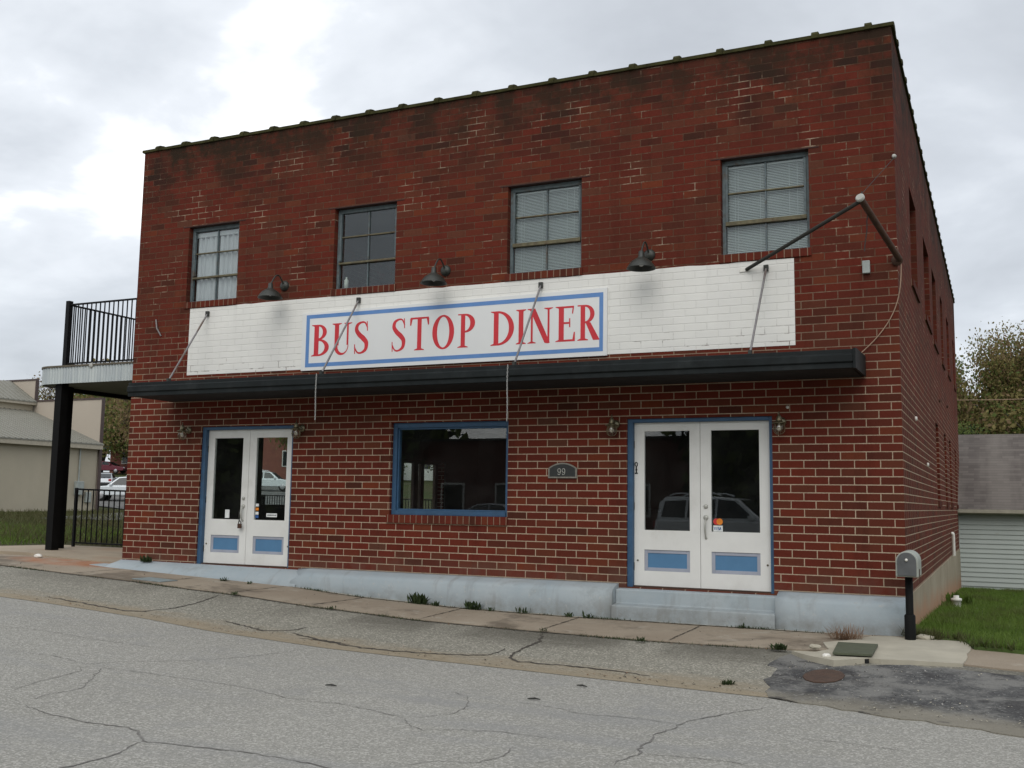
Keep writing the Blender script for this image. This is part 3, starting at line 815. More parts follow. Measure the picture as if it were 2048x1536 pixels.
for (a, b, c, d) in ((3.2, 4.62, .87, 2.42), (8.45, 10.72, .6, 2.06)):
    m = MB()
    for y0, y1, z0, z1 in ((a, a + .06, c, d), (b - .06, b, c, d), (a + .06, b - .06, c, c + .06), (a + .06, b - .06, d - .06, d)): m.box(-12.5, -12.42, y0, y1, z0, z1)
    if a > 8: m.box(-12.5, -12.42, a + .06, 8.98, c + .06, d - .06); m.box(-12.5, -12.42, 10.6, b - .06, c + .06, d - .06); m.box(-12.5, -12.42, 9.48, 9.70, c + .06, d - .06); m.box(-12.5, -12.42, 9.84, 10.0, c + .06, d - .06)
    f = m.build('window', 'wood_dark', BLD, True)
    MB().box(-12.455, -12.449, a + .06, b - .06, c + .06, d - .06).build('pane', 'glass', f, True)
# painted band, in brick relief
rb = random.Random(3)
pb = [(-11.312, 3.095), (-1.25, 3.095), (-1.252, 4.23)]
top = []
x = -1.4
while x > -11.2: top.append((x, 4.235 + rb.uniform(-.008, .008))); x -= rb.uniform(.12, .4)
MB().prism(pb + top + [(-11.308, 4.235)], -.004, .001, 'y').build('painted_band', 'band', BLD, True)
# rowlock sills, lintel angles, upper windows
for i, (a, b) in enumerate(WIN):
    MB().box(a - .02, b + .02, -.022, .10, WZ[0] - .105, WZ[0] + .004).build('window_sill', 'rowlock', BLD, True, bevel=.006)
    MB().box(a - .13, b + .13, -.006, .09, WZ[1] - .002, WZ[1] + .012).build('lintel', 'rust_lintel', BLD, True)
    z0, z1 = WZ[0] + .006, WZ[1] - .004; a0, b0 = a + .002, b - .002
    y0, y1 = .095, .145; h = z1 - z0; zh1 = z0 + h * .333; zh2 = z0 + h * .655; mx = (a0 + b0) / 2
    m = MB()
    m.box(a0, a0 + .045, y0, y1, z0, z1); m.box(b0 - .045, b0, y0, y1, z0, z1)
    m.box(a0 + .045, b0 - .045, y0, y1, z1 - .065, z1); m.box(a0 + .045, b0 - .045, y0, y1, z0, z0 + .03)
    m.box(mx - .010, mx + .010, y0 + .012, y1 - .005, z0 + .03, zh1 - .022); m.box(mx - .010, mx + .010, y0 + .012, y1 - .005, zh1 + .03, zh2 - .011); m.box(mx - .010, mx + .010, y0 + .012, y1 - .005, zh2 + .011, z1 - .075)
    # swing vent leaf standing a little proud in the middle
    m.box(a0 + .045, a0 + .075, y0 - .014, y0 + .03, zh1 + .03, z1 - .075); m.box(b0 - .075, b0 - .045, y0 - .014, y0 + .03, zh1 + .03, z1 - .075)
    fr = m.build('window', 'steel_win', BLD, True, bevel=.003)
    m = MB(); m.box(a0 + .046, b0 - .046, y0 - .02, y1 - .008, zh1 - .022, zh1 + (.03 if i > 1 else .008)); m.box(a0 + .076, b0 - .076, y0 + .006, y1 - .008, zh2 - .011, zh2 + .009)
    m.build('glazing_bar', 'steel_olive', fr, True, bevel=.002)
    MB().box(a0 + .045, b0 - .045, .128, .132, z0 + .03, z1 - .075).build('pane', 'glass_old' if i == 1 else 'glass', fr, True)
    if i in (2, 3):
        m = MB(); n = 54; ang = R(52)
        for k in range(n):
            zz = z0 + .06 + (h - .13) * k / n; w_ = .0125
            c_, s_ = math.cos(ang) * w_, math.sin(ang) * w_
            for xa, xb in ((a0 + .05, b0 - .05),):
                m.quad((xa, .165 - c_, zz - s_), (xb, .165 - c_, zz - s_), (xb, .165 + c_, zz + s_), (xa, .165 + c_, zz + s_))
        m.box(a0 + .045, b0 - .045, .146, .185, z1 - .10, z1 - .075)
        for xx in (a0 + .16, a0 + .20, mx - .08, mx + .3, b0 - .17): m.box(xx, xx + .006, .144, .147, z0 + .04, z1 - .1)
        m.build('blind', 'blind', fr, True, fix=False)
    if i == 0:
        for xa, xb in ((a0 + .05, mx - .02), (mx - .012, b0 - .05)):
            m = MB(); n = 60; pr = []
            for k in range(n + 1):
                t = k / n; pr.append((xa + (xb - xa) * t, .168 + .020 * math.sin(t * 26 + xa) + .008 * math.sin(t * 61)))
            m.add([(p[0], p[1], z0 + .03) for p in pr] + [(p[0], p[1], z1 - .16) for p in pr], [(k, k + 1, n + 2 + k, n + 1 + k) for k in range(n)], True)
            m.build('curtain', 'curtain', fr, True, fix=False)
        MB().box(a0 + .05, b0 - .05, .139, .22, z1 - .16, z1 - .085).build('pelmet', 'curtain', fr, True)
    if i == 1:
        m = MB(); m.lathe([(0, 0), (.036, 0), (.036, .16), (.014, .19), (.014, .215), (0, .215)], (a0 + .13, .185, z0 + .012), 14); m.build('bottle', 'white_bit', fr, True)
# side window recesses: dark sashes deep in the wall
for (a, b, c, d) in SW + SL_:
    m = MB()
    for y0, y1, q0, q1 in ((a, a + .06, c, d), (b - .06, b, c, d), (a + .06, b - .06, d - .06, d), (a + .06, b - .06, c, c + .06), (a + .06, b - .06, (c + d) / 2 - .02, (c + d) / 2 + .02)): m.box(-.24, -.18, y0, y1, q0, q1)
    f = m.build('window', 'steel_win', BLD, True)
    MB().box(-.215, -.21, a + .06, b - .06, c + .06, d - .06).build('pane', 'glass', f, True)
    MB().box(-.10, .03, a - .05, b + .05, c - .10, c + .003).build('window_sill', 'rowlock', BLD, True)
# picture window
a, b, c, d = PW
m = MB()
m.box(a, a + .07, .06, .16, c, d); m.box(b - .05, b, .06, .16, c, d); m.box(a + .07, b - .05, .06, .16, d - .075, d); m.box(a + .07, b - .05, .045, .16, c, c + .065)
m.box(a + .07, a + .095, .09, .16, c + .065, d - .075); m.box(b - .075, b - .05, .09, .16, c + .065, d - .075); m.box(a + .095, b - .075, .09, .16, d - .10, d - .075); m.box(a + .095, b - .075, .09, .16, c + .065, c + .09)
pw = m.build('picture_window', 'blue', BLD, True, bevel=.004)
MB().box(a + .095, b - .075, .124, .13, c + .09, d - .10).build('pane', 'glass', pw, True)
MB().box(a - .04, b + .01, -.03, .06, c - .12, c - .001).build('window_sill', 'rowlock', BLD, True, bevel=.006)
# doors
def double_door(D, side_gap, xm, leafz, name):
    a, b, c, d = D
    y0 = .10
    m = MB(); m.box(a, a + .075, .03, .20, c, d); m.box(b - .045, b, .03, .20, c, d); m.box(a + .075, b - .045, .03, .20, d - .05, d)
    m.build('door_frame', 'blue', BLD, True, bevel=.004)
    MB().box(a + .075, b - .045, .06, .22, c - .04, c + .018).build('threshold', 'wood_dark', BLD, True)
    out = []
    la, lb = a + .077, b - .047; zt = d - .052; z0 = c + .02
    for k, (p, q) in enumerate(((la, xm - .003), (xm + .003, lb))):
        w = q - p; gl0, gl1 = p + w * .155, q - w * .155
        gz0, gz1 = .705, 2.03; pz0, pz1 = .165, .445
        m = MB(); ya, yb = y0, y0 + .045
        m.box(p, gl0, ya, yb, z0, zt); m.box(gl1, q, ya, yb, z0, zt)
        m.box(gl0, gl1, ya, yb, gz1, zt); m.box(gl0, gl1, ya, yb, pz1, gz0); m.box(gl0, gl1, ya, yb, z0, pz0)
        lf = m.build('door', 'door_white', BLD, True)
        MB().box(gl0, gl1, ya + .020, ya + .026, gz0, gz1).build('pane', 'glass', lf, True)
        m = MB()
        t = .045
        m.box(gl0, gl0 + t, ya + .012, yb - .004, pz0, pz1); m.box(gl1 - t, gl1, ya + .012, yb - .004, pz0, pz1)
        m.box(gl0 + t, gl1 - t, ya + .012, yb - .004, pz1 - t, pz1); m.box(gl0 + t, gl1 - t, ya + .012, yb - .004, pz0, pz0 + t)
        m.build('panel_moulding', 'panel_trim', lf, True, bevel=.004)
        MB().box(gl0 + t, gl1 - t, ya + .020, yb - .006, pz0 + t, pz1 - t).build('panel', 'blue_panel', lf, True)
        hx = p - .004 if k == 0 else q + .004
        for hz in (.22, 1.02, 1.85):
            MB().lathe([(0, hz - .05), (.009, hz - .05), (.009, hz + .05), (0, hz + .05)], (hx, ya - .006, 0), 8).build('hinge', 'black_metal', lf, True)
        sx = (p + .05) if k == 0 else (q - .05)
        MB().lathe([(0, -.012), (.013, -.010), (.013, 0), (0, 0)], (sx, ya, .30), 10, 'y').build('bolt_head', 'brass', lf, True)
        out.append((lf, p, q, gl0, gl1))
    return out, y0
def handle_set(lf, x, y, zc, zg, ztail):
    MB().lathe([(0, -.022), (.018, -.022), (.028, -.012), (.030, 0), (0, 0)], (x, y, zc), 16, 'y').build('deadbolt', 'numeral', lf, True)
    m = MB(); m.lathe([(0, -.018), (.026, -.018), (.034, -.006), (.034, 0), (0, 0)], (x, y, zg), 16, 'y')
    m.tube([(x, y - .015, zg - .02), (x, y - .05, zg - .05), (x, y - .058, zg - .11), (x, y - .052, zg - .17), (x, y - .02, ztail), (x, y - .002, ztail - .01)], [.014, .012, .014, .013, .010, .010], 10)
    m.lathe([(0, -.010), (.016, -.008), (.018, 0), (0, 0)], (x, y, ztail - .012), 12, 'y')
    m.build('handle', 'numeral', lf, True)
rd, ydr = double_door(RD, 0, -2.525, None, 'r')
ld, ydl = double_door(LD, 0, -9.995, None, 'l')
handle_set(rd[1][0], -2.452, ydr, 1.03, .885, .63)
handle_set(ld[0][0], -10.075, ydl, 1.045, .92, .70)
# small house-key emblem hung on the right door's left stile, card stickers on the glass
k0 = rd[0][0]
m = MB(); m.tube([(-3.405 + .018 * math.cos(t), ydr - .006, 1.585 + .025 * math.sin(t)) for t in [i * math.pi / 8 for i in range(17)]], .006, 6)
m.box(-3.412, -3.398, ydr - .008, ydr - .001, 1.47, 1.56); m.box(-3.425, -3.385, ydr - .008, ydr - .001, 1.455, 1.47); m.box(-3.42, -3.39, ydr - .008, ydr - .001, 1.505, 1.515)
m.build('door_ornament', 'black_metal', k0, True)
MB().box(-3.415, -3.385, ydr - .003, ydr - .001, 1.395, 1.412).build('sticker', 'sticker_white', k0, True)
k1 = rd[1][0]; yg_ = ydr + .020
xq = rd[1][3] + .02
MB().box(xq, xq + .125, yg_ - .0016, yg_ - .001, .708, .785).build('sticker', 'sticker_white', k1, True)
m = MB(); m.cur = 0
m.lathe([(0, 0), (.042, 0)], (xq + .042, yg_ - .0020, .835), 20, 'y'); m.build('sticker', 'sticker_red', k1, True)
m = MB(); m.lathe([(0, 0), (.042, 0)], (xq + .084, yg_ - .0024, .835), 20, 'y'); m.build('sticker', 'sticker_orange', k1, True)
def seg_text(mb, s, x, z, h, w, y, t):
    """plain block capitals from strokes"""
    G_ = {'V': [((0, 1), (.5, 0)), ((.5, 0), (1, 1))], 'I': [((.5, 0), (.5, 1))], 'S': [((1, 1), (0, 1)), ((0, 1), (0, .5)), ((0, .5), (1, .5)), ((1, .5), (1, 0)), ((1, 0), (0, 0))],
          'A': [((0, 0), (.5, 1)), ((.5, 1), (1, 0)), ((.22, .4), (.78, .4))]}
    k = 0
    for ch in s:
        for p, q in G_.get(ch, []):
            P, Q = Vector((x + p[0] * w, z + p[1] * h)), Vector((x + q[0] * w, z + q[1] * h))
            d = (Q - P).normalized(); nn = Vector((-d.y, d.x)) * t / 2; P -= d * t / 2; Q += d * t / 2; yy = y - .0001 * k; k += 1
            mb.quad((P.x + nn.x, yy, P.y + nn.y), (Q.x + nn.x, yy, Q.y + nn.y), (Q.x - nn.x, yy, Q.y - nn.y), (P.x - nn.x, yy, P.y - nn.y))
        x += w * 1.35
    return mb
seg_text(MB(), 'VISA', xq + .012, .729, .034, .018, yg_ - .0022, .007).build('sticker_lettering', 'sticker_blue', k1, True, fix=False)
l1 = ld[1][0]; ylg = ydl + .020; xl = ld[1][3] + .015
for zz, mt in ((.92, 'sticker_white'), (.855, 'sticker_orange'), (.79, 'sticker_white'), (.735, 'sticker_blue')):
    MB().box(xl, xl + .062, ylg - .0016, ylg - .001, zz, zz + .045).build('sticker', mt, l1, True)
MB().box(xl + .22, xl + .43, ylg - .0016, ylg - .001, .755, .815).build('sticker', 'sticker_white', l1, True)
m = MB()
rr = random.Random(5); xx = xl + .24
while xx < xl + .41:
    w_ = rr.uniform(.006, .018); m.box(xx, xx + w_, ylg - .0024, ylg - .0018, .776, .794); xx += w_ + .006
m.build('sticker_lettering', 'sticker_dark', l1, True)
MB().box(-10.46, -10.37, ylg - .0016, ylg - .001, .725, .86).build('sticker', 'sticker_white', ld[0][0], True)
# blue painted ledge with a sloping top; cut down to a step at the right door
def ledge(x0, x1, dep, n, name='ledge', topf=None, zt_back=0.0):
    m = MB(); cols = []
    for i in range(n + 1):
        x = x0 + (x1 - x0) * i / n; b = walkz(x, -dep) - .05
        rr_ = 1. if x0 > -4 else sstep(-8.95, -8.72, x); ztop = -.006 - .03 * (1 - rr_); frt = (ztop - .075) * rr_ + (1 - rr_) * (b + .06)
        for (y, z) in ((0.001, b), (0.001, ztop), (-.05, ztop - .012 - .03 * (1 - rr_)), (-dep + .10, frt + .028 * rr_), (-dep + .035, frt + .004 * rr_), (-dep, frt - .04), (-dep - .006, b)): m.v.append((x, y, z))
    for i in range(n):
        for j in range(6):
            a = i * 7 + j; m.f.append((a, a + 7, a + 8, a + 1)); m.mi.append(0); m.sm.append(j > 0)
    m.f.append(tuple(range(7))); m.mi.append(0); m.sm.append(False)
    m.f.append(tuple(n * 7 + k for k in range(6, -1, -1))); m.mi.append(0); m.sm.append(False)
    return m.build(name, 'ledge', BLD, True)
ledge(-8.86, -3.62, .27, 20); ledge(-1.50, -.004, .27, 8)
m = MB()
m.prism([(.19, -.055), (-.13, -.075), (-.14, -.255), (-.30, -.27), (-.315, -.6), (.19, -.6)], -3.62, -1.50, 'x'); m.build('door_step', 'ledge', BLD, True, bevel=.015)
# flush blue apron at the left door, tapering onto the sidewalk
m = MB(); xs_ = list(np.linspace(-13.05, -8.70, 18))
for x in xs_:
    yb_ = 0.10 if -10.93 < x < -9.06 else .0
    x = float(x)
    fy = float(np.interp(x, [-13.05, -12.5, -10.5, -8.70], [-.22, -.30, -.38, -.30])); zt = float(np.interp(x, [-13.05, -12.6, -8.9, -8.70], [walkz(-13.05, -.2) + .005, -.015, -.04, -.04]))
    if x < -12.54: zt = walkz(x, -.2) + .012
    zf_ = walkz(x, fy) + .006
    for y, z in ((.19 if -12.5 < x else .1, zt), (-.02, zt - .004), (fy * .6, zt * .6 + zf_ * .4 - .0), (fy, zf_), (fy - .01, zf_ - .05)): m.v.append((x, y, z))
for i in range(len(xs_) - 1):
    for j in range(4):
        a = i * 5 + j; m.f.append((a, a + 5, a + 6, a + 1)); m.mi.append(0); m.sm.append(True)
m.build('door_step', 'ledge', BLD, True)
# concrete foundation along the side wall
MB().box(-.2, .018, .003, DEP - .002, -1.6, -.014).build('foundation', 'foundation', BLD, True)
# coping: saddle-back clay tiles with raised joints
m = MB()
def cap(ax, a, b, c0, w, sgn):
    prof = [(-w - .03, 0.), (-w - .03, .045), (-w * .4, .085), (w * .4, .085), (w + .03, .045), (w + .03, 0.)]
    if ax == 'x': m.prism([(c0 + p, TOP + q) for p, q in prof], a, b, 'x')
    else: m.prism([(c0 + p, TOP + q) for p, q in prof], a, b, 'y')
def rib(ax, t, c0, w):
    prof = [(-w - .044, -.002), (-w - .044, .052), (-w - .008, .092), (-w * .45, .112), (w * .45, .112), (w + .008, .092), (w + .044, .052), (w + .044, -.002)]
    if ax == 'x': m.prism([(c0 + p, TOP + q) for p, q in prof], t - .042, t + .042, 'x')
    else: m.prism([(c0 + p, TOP + q) for p, q in prof], t - .042, t + .042, 'y')
cap('x', -12.575, .035, .15, .15, 1)
for k in range(20): rib('x', -.29 - .629 * k + rb.uniform(-.02, .02), .15, .15)
cap('y', .33, DEP + .03, -.15, .15, 1); cap('y', .33, DEP + .03, -12.39, .15, 1)
for k in range(29): rib('y', .62 + .66 * k, -.15, .15); rib('y', .62 + .66 * k, -12.39, .15)
cap('x', -12.24, -.30, DEP - .15, .15, 1)
m.build('coping', 'coping', BLD, True)
# small fixtures left in the wall
MB().tube([(-12.055, -.012, 4.09), (-11.99, -.05, 3.93), (-11.925, -.012, 3.80)], .014, 8).build('old_rod', 'galv', BLD, True)
m = MB(); m.tube([(.03, 12.1, .51), (.06, 12.1, .50), (.065, 12.12, .46), (.065, 12.2, .01)], .035, 10); m.build('vent_pipe', 'white_bit', BLD, True)
for (y, z) in ((2.2, 2.3), (4.6, 1.75), (9.0, 3.2), (12.5, 3.4)):
    MB().lathe([(0, .03), (.03, .03), (.035, 0), (0, 0)], (.001, y, z), 10, 'x').build('pipe_stub', 'rust' if y > 8 else 'white_bit', BLD, True)
MB().lathe([(0, -.02), (.02, -.02), (.02, 0), (0, 0)], (-1.36, 0, 2.30), 10, 'y').build('bolt_cap', 'white_bit', BLD, True)

# ------------------------------------------------------------------ canopy over the shopfront
CNP = thing('canopy', 'long flat dark metal canopy over the doors hung on four steel rods', 'canopy', (-6.0, 0, 2.65))
m = MB()
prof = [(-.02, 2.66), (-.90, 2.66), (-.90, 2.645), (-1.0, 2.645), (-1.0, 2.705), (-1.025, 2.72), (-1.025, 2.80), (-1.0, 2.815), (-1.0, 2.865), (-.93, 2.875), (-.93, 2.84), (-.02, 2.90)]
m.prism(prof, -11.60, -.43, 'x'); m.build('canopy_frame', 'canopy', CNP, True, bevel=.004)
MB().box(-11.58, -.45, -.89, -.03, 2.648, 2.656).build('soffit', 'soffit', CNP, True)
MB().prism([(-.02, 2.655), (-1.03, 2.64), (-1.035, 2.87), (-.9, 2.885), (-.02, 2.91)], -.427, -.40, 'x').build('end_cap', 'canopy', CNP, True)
for xt, zt, xb in ((-10.908, 4.12, -10.85), (-7.894, 4.14, -7.915), (-4.799, 4.141, -4.79), (-1.604, 4.122, -1.635)):
    m = MB(); m.tube([(xt, -.03, zt - .01), (xb, -.90, 2.89)], .015, 8)
    r_ = m.build('hanger_rod', 'galv', CNP, True)
    m = MB(); m.box(xt - .03, xt + .03, -.045, -.008, zt - .04, zt + .04); m.build('rod_bracket', 'lamp_black', r_, True)
    m = MB(); m.box(xb - .02, xb + .02, -.93, -.87, 2.86, 2.92); m.build('rod_foot', 'lamp_black', r_, True)
for i, (x0, z0, z1, lab) in enumerate(((-7.90, 2.66, 2.20, 'short hanging chain dangling from the canopy near the left door'), (-4.82, 2.66, 2.10, 'thin hanging chain dangling from the canopy beside the picture window'))):
    m = MB(); z = z0 + .19; k = 0
    while z > z1:
        q = [(math.cos(t) * .008, math.sin(t) * .017) for t in [j * math.pi / 4 for j in range(9)]]
        m.tube([(x0 + (a_ if k % 2 else 0) + .004 * math.sin(z * 9), -1.045 + (0 if k % 2 else a_), z + b_) for a_, b_ in q], .0032, 5, False); z -= .028; k += 1
    single(m, 'hanging_chain', 'chain', lab, 'chain', (x0, -1.045, z1), 'chains hanging from the canopy')

# ------------------------------------------------------------------ sign
SG = thing('diner_sign', 'white diner sign board with blue border and red serif letters', 'sign', (-6.36, -.03, 3.07))
m = MB(); m.prism([(-8.942, 3.068), (-3.79, 3.076), (-3.788, 4.032), (-8.944, 3.995)], -.033, -.006, 'y'); m.build('board', 'sign_white', SG, True, bevel=.003)
def bz(x, z): return z + .006 * (x + 8.86) / 5. * (1 if z > 3.5 else 1.)
m = MB(); Y_ = -.0345
bo = [(-8.860, 3.122), (-3.848, 3.140), (-3.845, 3.968), (-8.862, 3.960)]; bi = [(-8.795, 3.184), (-3.902, 3.198), (-3.904, 3.906), (-8.797, 3.900)]
for k in range(4):
    k2 = (k + 1) % 4; m.quad((bo[k][0], Y_, bo[k][1]), (bo[k2][0], Y_, bo[k2][1]), (bi[k2][0], Y_, bi[k2][1]), (bi[k][0], Y_, bi[k][1]))
m.build('border', 'sign_blue', SG, True, fix=False)
LET = []
class Glyph:
    """serif capitals drawn as filled strokes in a unit box (x 0..1, z 0..1), mapped to x0..x1, z0..z1"""
    def __init__(s, x0, x1, z0, z1): s.b = (x0, x1, z0, z1); s.mb = MB(); s.k = 0
    def pt(s, p): x0, x1, z0, z1 = s.b; return (x0 + p[0] * (x1 - x0), -.0345 - s.k * .00012, z0 + p[1] * (z1 - z0))
    def poly(s, pts): s.k += 1; s.mb.quad(*[s.pt(p) for p in pts])
    def rect(s, a, b, c, d): s.poly([(a, c), (b, c), (b, d), (a, d)])
    def stem(s, a, b, z0=0, z1=1, sl=.08, sr=.08, top=True, bot=True, sh=.030):
        c_, h_ = (a + b) / 2, (b - a) / 2 * .84; sl += (b - a) / 2 * .16; sr += ((b - a) / 2 * .16 if sr else 0); a, b = c_ - h_, (c_ + h_ if sr else b)
        s.rect(a, b, z0, z1)
        for f, z, d in ((bot, z0, 1), (top, z1, -1)):
            if f:
                s.poly([(a - sl, z), (b + sr, z), (b + sr, z + d * sh * .7), (b, z + d * sh * 1.9), (a, z + d * sh * 1.9), (a - sl, z + d * sh * .7)] if d > 0 else
                       [(a - sl, z), (a - sl, z + d * sh * .7), (a, z + d * sh * 1.9), (b, z + d * sh * 1.9), (b + sr, z + d * sh * .7), (b + sr, z)])
    def arc(s, c, ro, ri, t0, t1, n=28, oi=(0, 0)):
        ri = (ri[0] + (ro[0] - ri[0]) * .14, ri[1] + (ro[1] - ri[1]) * .08)
        s.k += 1
        P = []
        for i in range(n + 1):
            t = R(t0 + (t1 - t0) * i / n)
            P.append((s.pt((c[0] + ro[0] * math.cos(t), c[1] + ro[1] * math.sin(t))), s.pt((c[0] + oi[0] + ri[0] * math.cos(t), c[1] + oi[1] + ri[1] * math.sin(t)))))
        for i in range(n): s.mb.quad(P[i][0], P[i + 1][0], P[i + 1][1], P[i][1])
    def spine(s, pts, ws):
        s.k += 1
        # smooth open stroke of varying width
        x0, x1, z0, z1 = s.b; Q = [Vector((x0 + p[0] * (x1 - x0), z0 + p[1] * (z1 - z0))) for p in pts]
        D = []; Wd = []
        n = len(Q)
        for i in range(n - 1):
            p0, p1, p2, p3 = Q[max(0, i - 1)], Q[i], Q[i + 1], Q[min(n - 1, i + 2)]
            for j in range(8):
                t = j / 8; D.append(.5 * ((2 * p1) + (p2 - p0) * t + (2 * p0 - 5 * p1 + 4 * p2 - p3) * t * t + (3 * p1 - p0 - 3 * p2 + p3) * t ** 3)); Wd.append(ws[i] + (ws[i + 1] - ws[i]) * t)
        D.append(Q[-1]); Wd.append(ws[-1]); L = []
        for i, p in enumerate(D):
            d = (D[min(i + 1, len(D) - 1)] - D[max(i - 1, 0)]).normalized(); nn = Vector((-d.y, d.x)) * Wd[i] / 2
            y = -.0345 - s.k * .00012; L.append(((p.x + nn.x, y, p.y + nn.y), (p.x - nn.x, y, p.y - nn.y)))
        for i in range(len(L) - 1): s.mb.quad(L[i][0], L[i + 1][0], L[i + 1][1], L[i][1])
    def done(s, nm): s.mb.build(nm, 'sign_red', SG, True, fix=False)
def lz(x): return 3.292 + .0024 * (x + 8.75), 3.794 + .0028 * (x + 8.75)
def glyph(ch, x0, x1):
    z0, z1 = lz((x0 + x1) / 2); g = Glyph(x0, x1, z0, z1)
    if ch == 'B':
        g.stem(.12, .40, sl=.12, sr=0); g.arc((.38, .755), (.46, .245), (.20, .185), -90, 90); g.arc((.38, .27), (.60, .27), (.32, .21), -90, 90); g.rect(.36, .45, .51, .54)
    if ch == 'U':
        g.stem(.11, .37, .3, 1, .11, .12, True, False); g.stem(.75, .86, .3, 1, .13, .16, True, False); g.arc((.485, .3), (.375, .31), (.25, .235), 180, 360, oi=(.07, .0))
    if ch == 'S':
        W_ = (x1 - x0)
        g.spine([(.90, .80), (.74, .955), (.50, .975), (.24, .90), (.18, .745), (.36, .60), (.64, .47), (.84, .33), (.80, .13), (.52, .028), (.26, .045), (.07, .20)], [w * W_ for w in (.08, .09, .11, .19, .245, .275, .295, .265, .20, .11, .09, .08)])
        g.poly([(.84, 1.0), (.90, 1.0), (.93, .70), (.87, .70)]); g.poly([(.04, .30), (.10, .30), (.12, 0), (.06, 0)])
    if ch == 'T':
        g.stem(.37, .63, 0, .97, .13, .13, False, True); g.rect(.02, .98, .945, 1.0); g.poly([(.0, .76), (.06, .76), (.13, .955), (.0, .965)]); g.poly([(1., .76), (1., .965), (.87, .955), (.94, .76)])
    if ch == 'O':
        g.arc((.5, .5), (.505, .515), (.245, .455), 0, 360, 48)
    if ch == 'P':
        g.stem(.17, .46, sl=.16, sr=.15, top=False); g.rect(.02, .2, .965, 1.); g.arc((.43, .72), (.57, .28), (.25, .22), -90, 90); g.rect(.40, .46, .44, .48)
    if ch == 'D':
        g.stem(.12, .345, sl=.11, sr=0); g.arc((.31, .5), (.69, .5), (.44, .435), -90, 90, 36)
    if ch == 'I':
        g.stem(.22, .78, sl=.22, sr=.22)
    if ch == 'N':
        g.stem(.11, .205, 0, 1, .12, .12, False, True); g.poly([(-.02, 1.), (.29, 1.), (.90, .0), (.82, -.02), (.68, .0), (.08, .955), (-.02, .975)]); g.stem(.79, .885, 0, 1, .13, .13, True, False)
    if ch == 'E':
        g.stem(.14, .43, sl=.14, sr=0); g.rect(.43, .92, .945, 1.); g.poly([(.88, 1.), (.84, .78), (.90, .78), (.95, 1.)]); g.rect(.43, .72, .495, .55); g.poly([(.70, .40), (.76, .40), (.76, .65), (.70, .65)])
        g.rect(.43, .94, 0, .055); g.poly([(.86, 0), (1., 0), (1., .26), (.94, .26)])
    if ch == 'R':
        g.stem(.13, .40, sl=.13, sr=.13, top=False); g.rect(.0, .16, .965, 1.); g.arc((.38, .74), (.46, .26), (.21, .20), -90, 90); g.poly([(.40, .50), (.64, .50), (1.08, .02), (1.08, 0), (.77, 0)])
    g.done('letter')
for ch, a, b in (('B', -8.75, -8.41), ('U', -8.36, -8.00), ('S', -7.955, -7.68), ('S', -7.275, -7.016), ('T', -6.946, -6.616), ('O', -6.556, -6.19), ('P', -6.132, -5.841), ('D', -5.587, -5.209), ('I', -5.177, -5.019), ('N', -4.988, -4.607), ('E', -4.561, -4.265), ('R', -4.228, -3.925)):
    glyph(ch, a, b)

# ------------------------------------------------------------------ gooseneck lamps, lanterns
GL = thing('gooseneck_lamp', 'dark gooseneck barn lamp under the leftmost upper window with curtains', 'lamp', (-9.345, 0, 4.48), 0, 'gooseneck lamps above the white band')
m = MB(); m.lathe([(0, -.05), (.05, -.05), (.075, -.03), (.085, -.004), (.085, 0), (0, 0)], (0, 0, 0), 20, 'y'); m.build('wall_plate', 'lamp_black', GL)
pts = []
for i in range(15):
    t = i / 14; pts.append((0, -.04 - .31 * t, .02 + .13 * math.sin(t * math.pi) - .05 * t * t))
m = MB(); m.tube(pts, .012, 10); m.build('neck', 'lamp_black', GL)
m = MB()
m.lathe([(.022, -.0), (.036, -.01), (.040, -.075), (.055, -.10), (.085, -.115), (.13, -.145), (.17, -.195), (.192, -.235), (.198, -.245), (.190, -.240), (.165, -.195), (.12, -.150), (.05, -.122), (0, -.118)], (0, -.36, -.02), 28)
m.build('lamp_shade', 'lamp_black', GL)
m = MB(); m.lathe([(0, -.215), (.025, -.205), (.034, -.18), (.022, -.15), (.016, -.125)], (0, -.36, -.02), 14); m.build('bulb', 'bulb', GL)
dup(GL, (-6.37, 0, 4.485), None, 'dark gooseneck barn lamp above the white band between the two middle upper windows')
dup(GL, (-3.19, 0, 4.44), None, 'dark gooseneck barn lamp above the white band near the rightmost upper window')
LN = thing('wall_lantern', 'brass nautical wall lantern left of the left white doors', 'lantern', (-11.205, 0, 2.165), 0, 'brass lanterns beside the doors')
m = MB(); m.lathe([(0, -.035), (.03, -.035), (.058, -.02), (.062, 0), (0, 0)], (0, 0, 0), 18, 'y'); m.build('wall_plate', 'brass', LN)
m = MB(); m.tube([(0, -.02, 0), (0, -.07, .035), (0, -.12, .04), (0, -.15, .015)], .011, 8); m.build('arm', 'brass', LN)
m = MB(); m.lathe([(0, .125), (.008, .12), (.006, .09), (.018, .075), (.034, .045), (.038, .01), (.042, -.005), (.088, -.022), (.092, -.030), (.05, -.026), (0, -.026)], (0, -.155, 0), 20); m.build('cap', 'brass', LN)
m = MB(); m.lathe([(.040, -.026), (.058, -.05), (.066, -.09), (.060, -.13), (.036, -.155), (0, -.162)], (0, -.155, 0), 18); m.build('jar', 'jar', LN)
m = MB()
for k in range(6):
    t = k * math.pi / 3; m.tube([(r_ * math.cos(t), -.155 + r_ * math.sin(t), z_) for r_, z_ in ((.046, -.028), (.064, -.05), (.073, -.09), (.067, -.134), (.040, -.164), (.005, -.170))], .0034, 5)
m.tube([(.074 * math.cos(t), -.155 + .074 * math.sin(t), -.092) for t in [j * math.pi / 10 for j in range(21)]], .0034, 5)
m.build('cage', 'brass', LN)
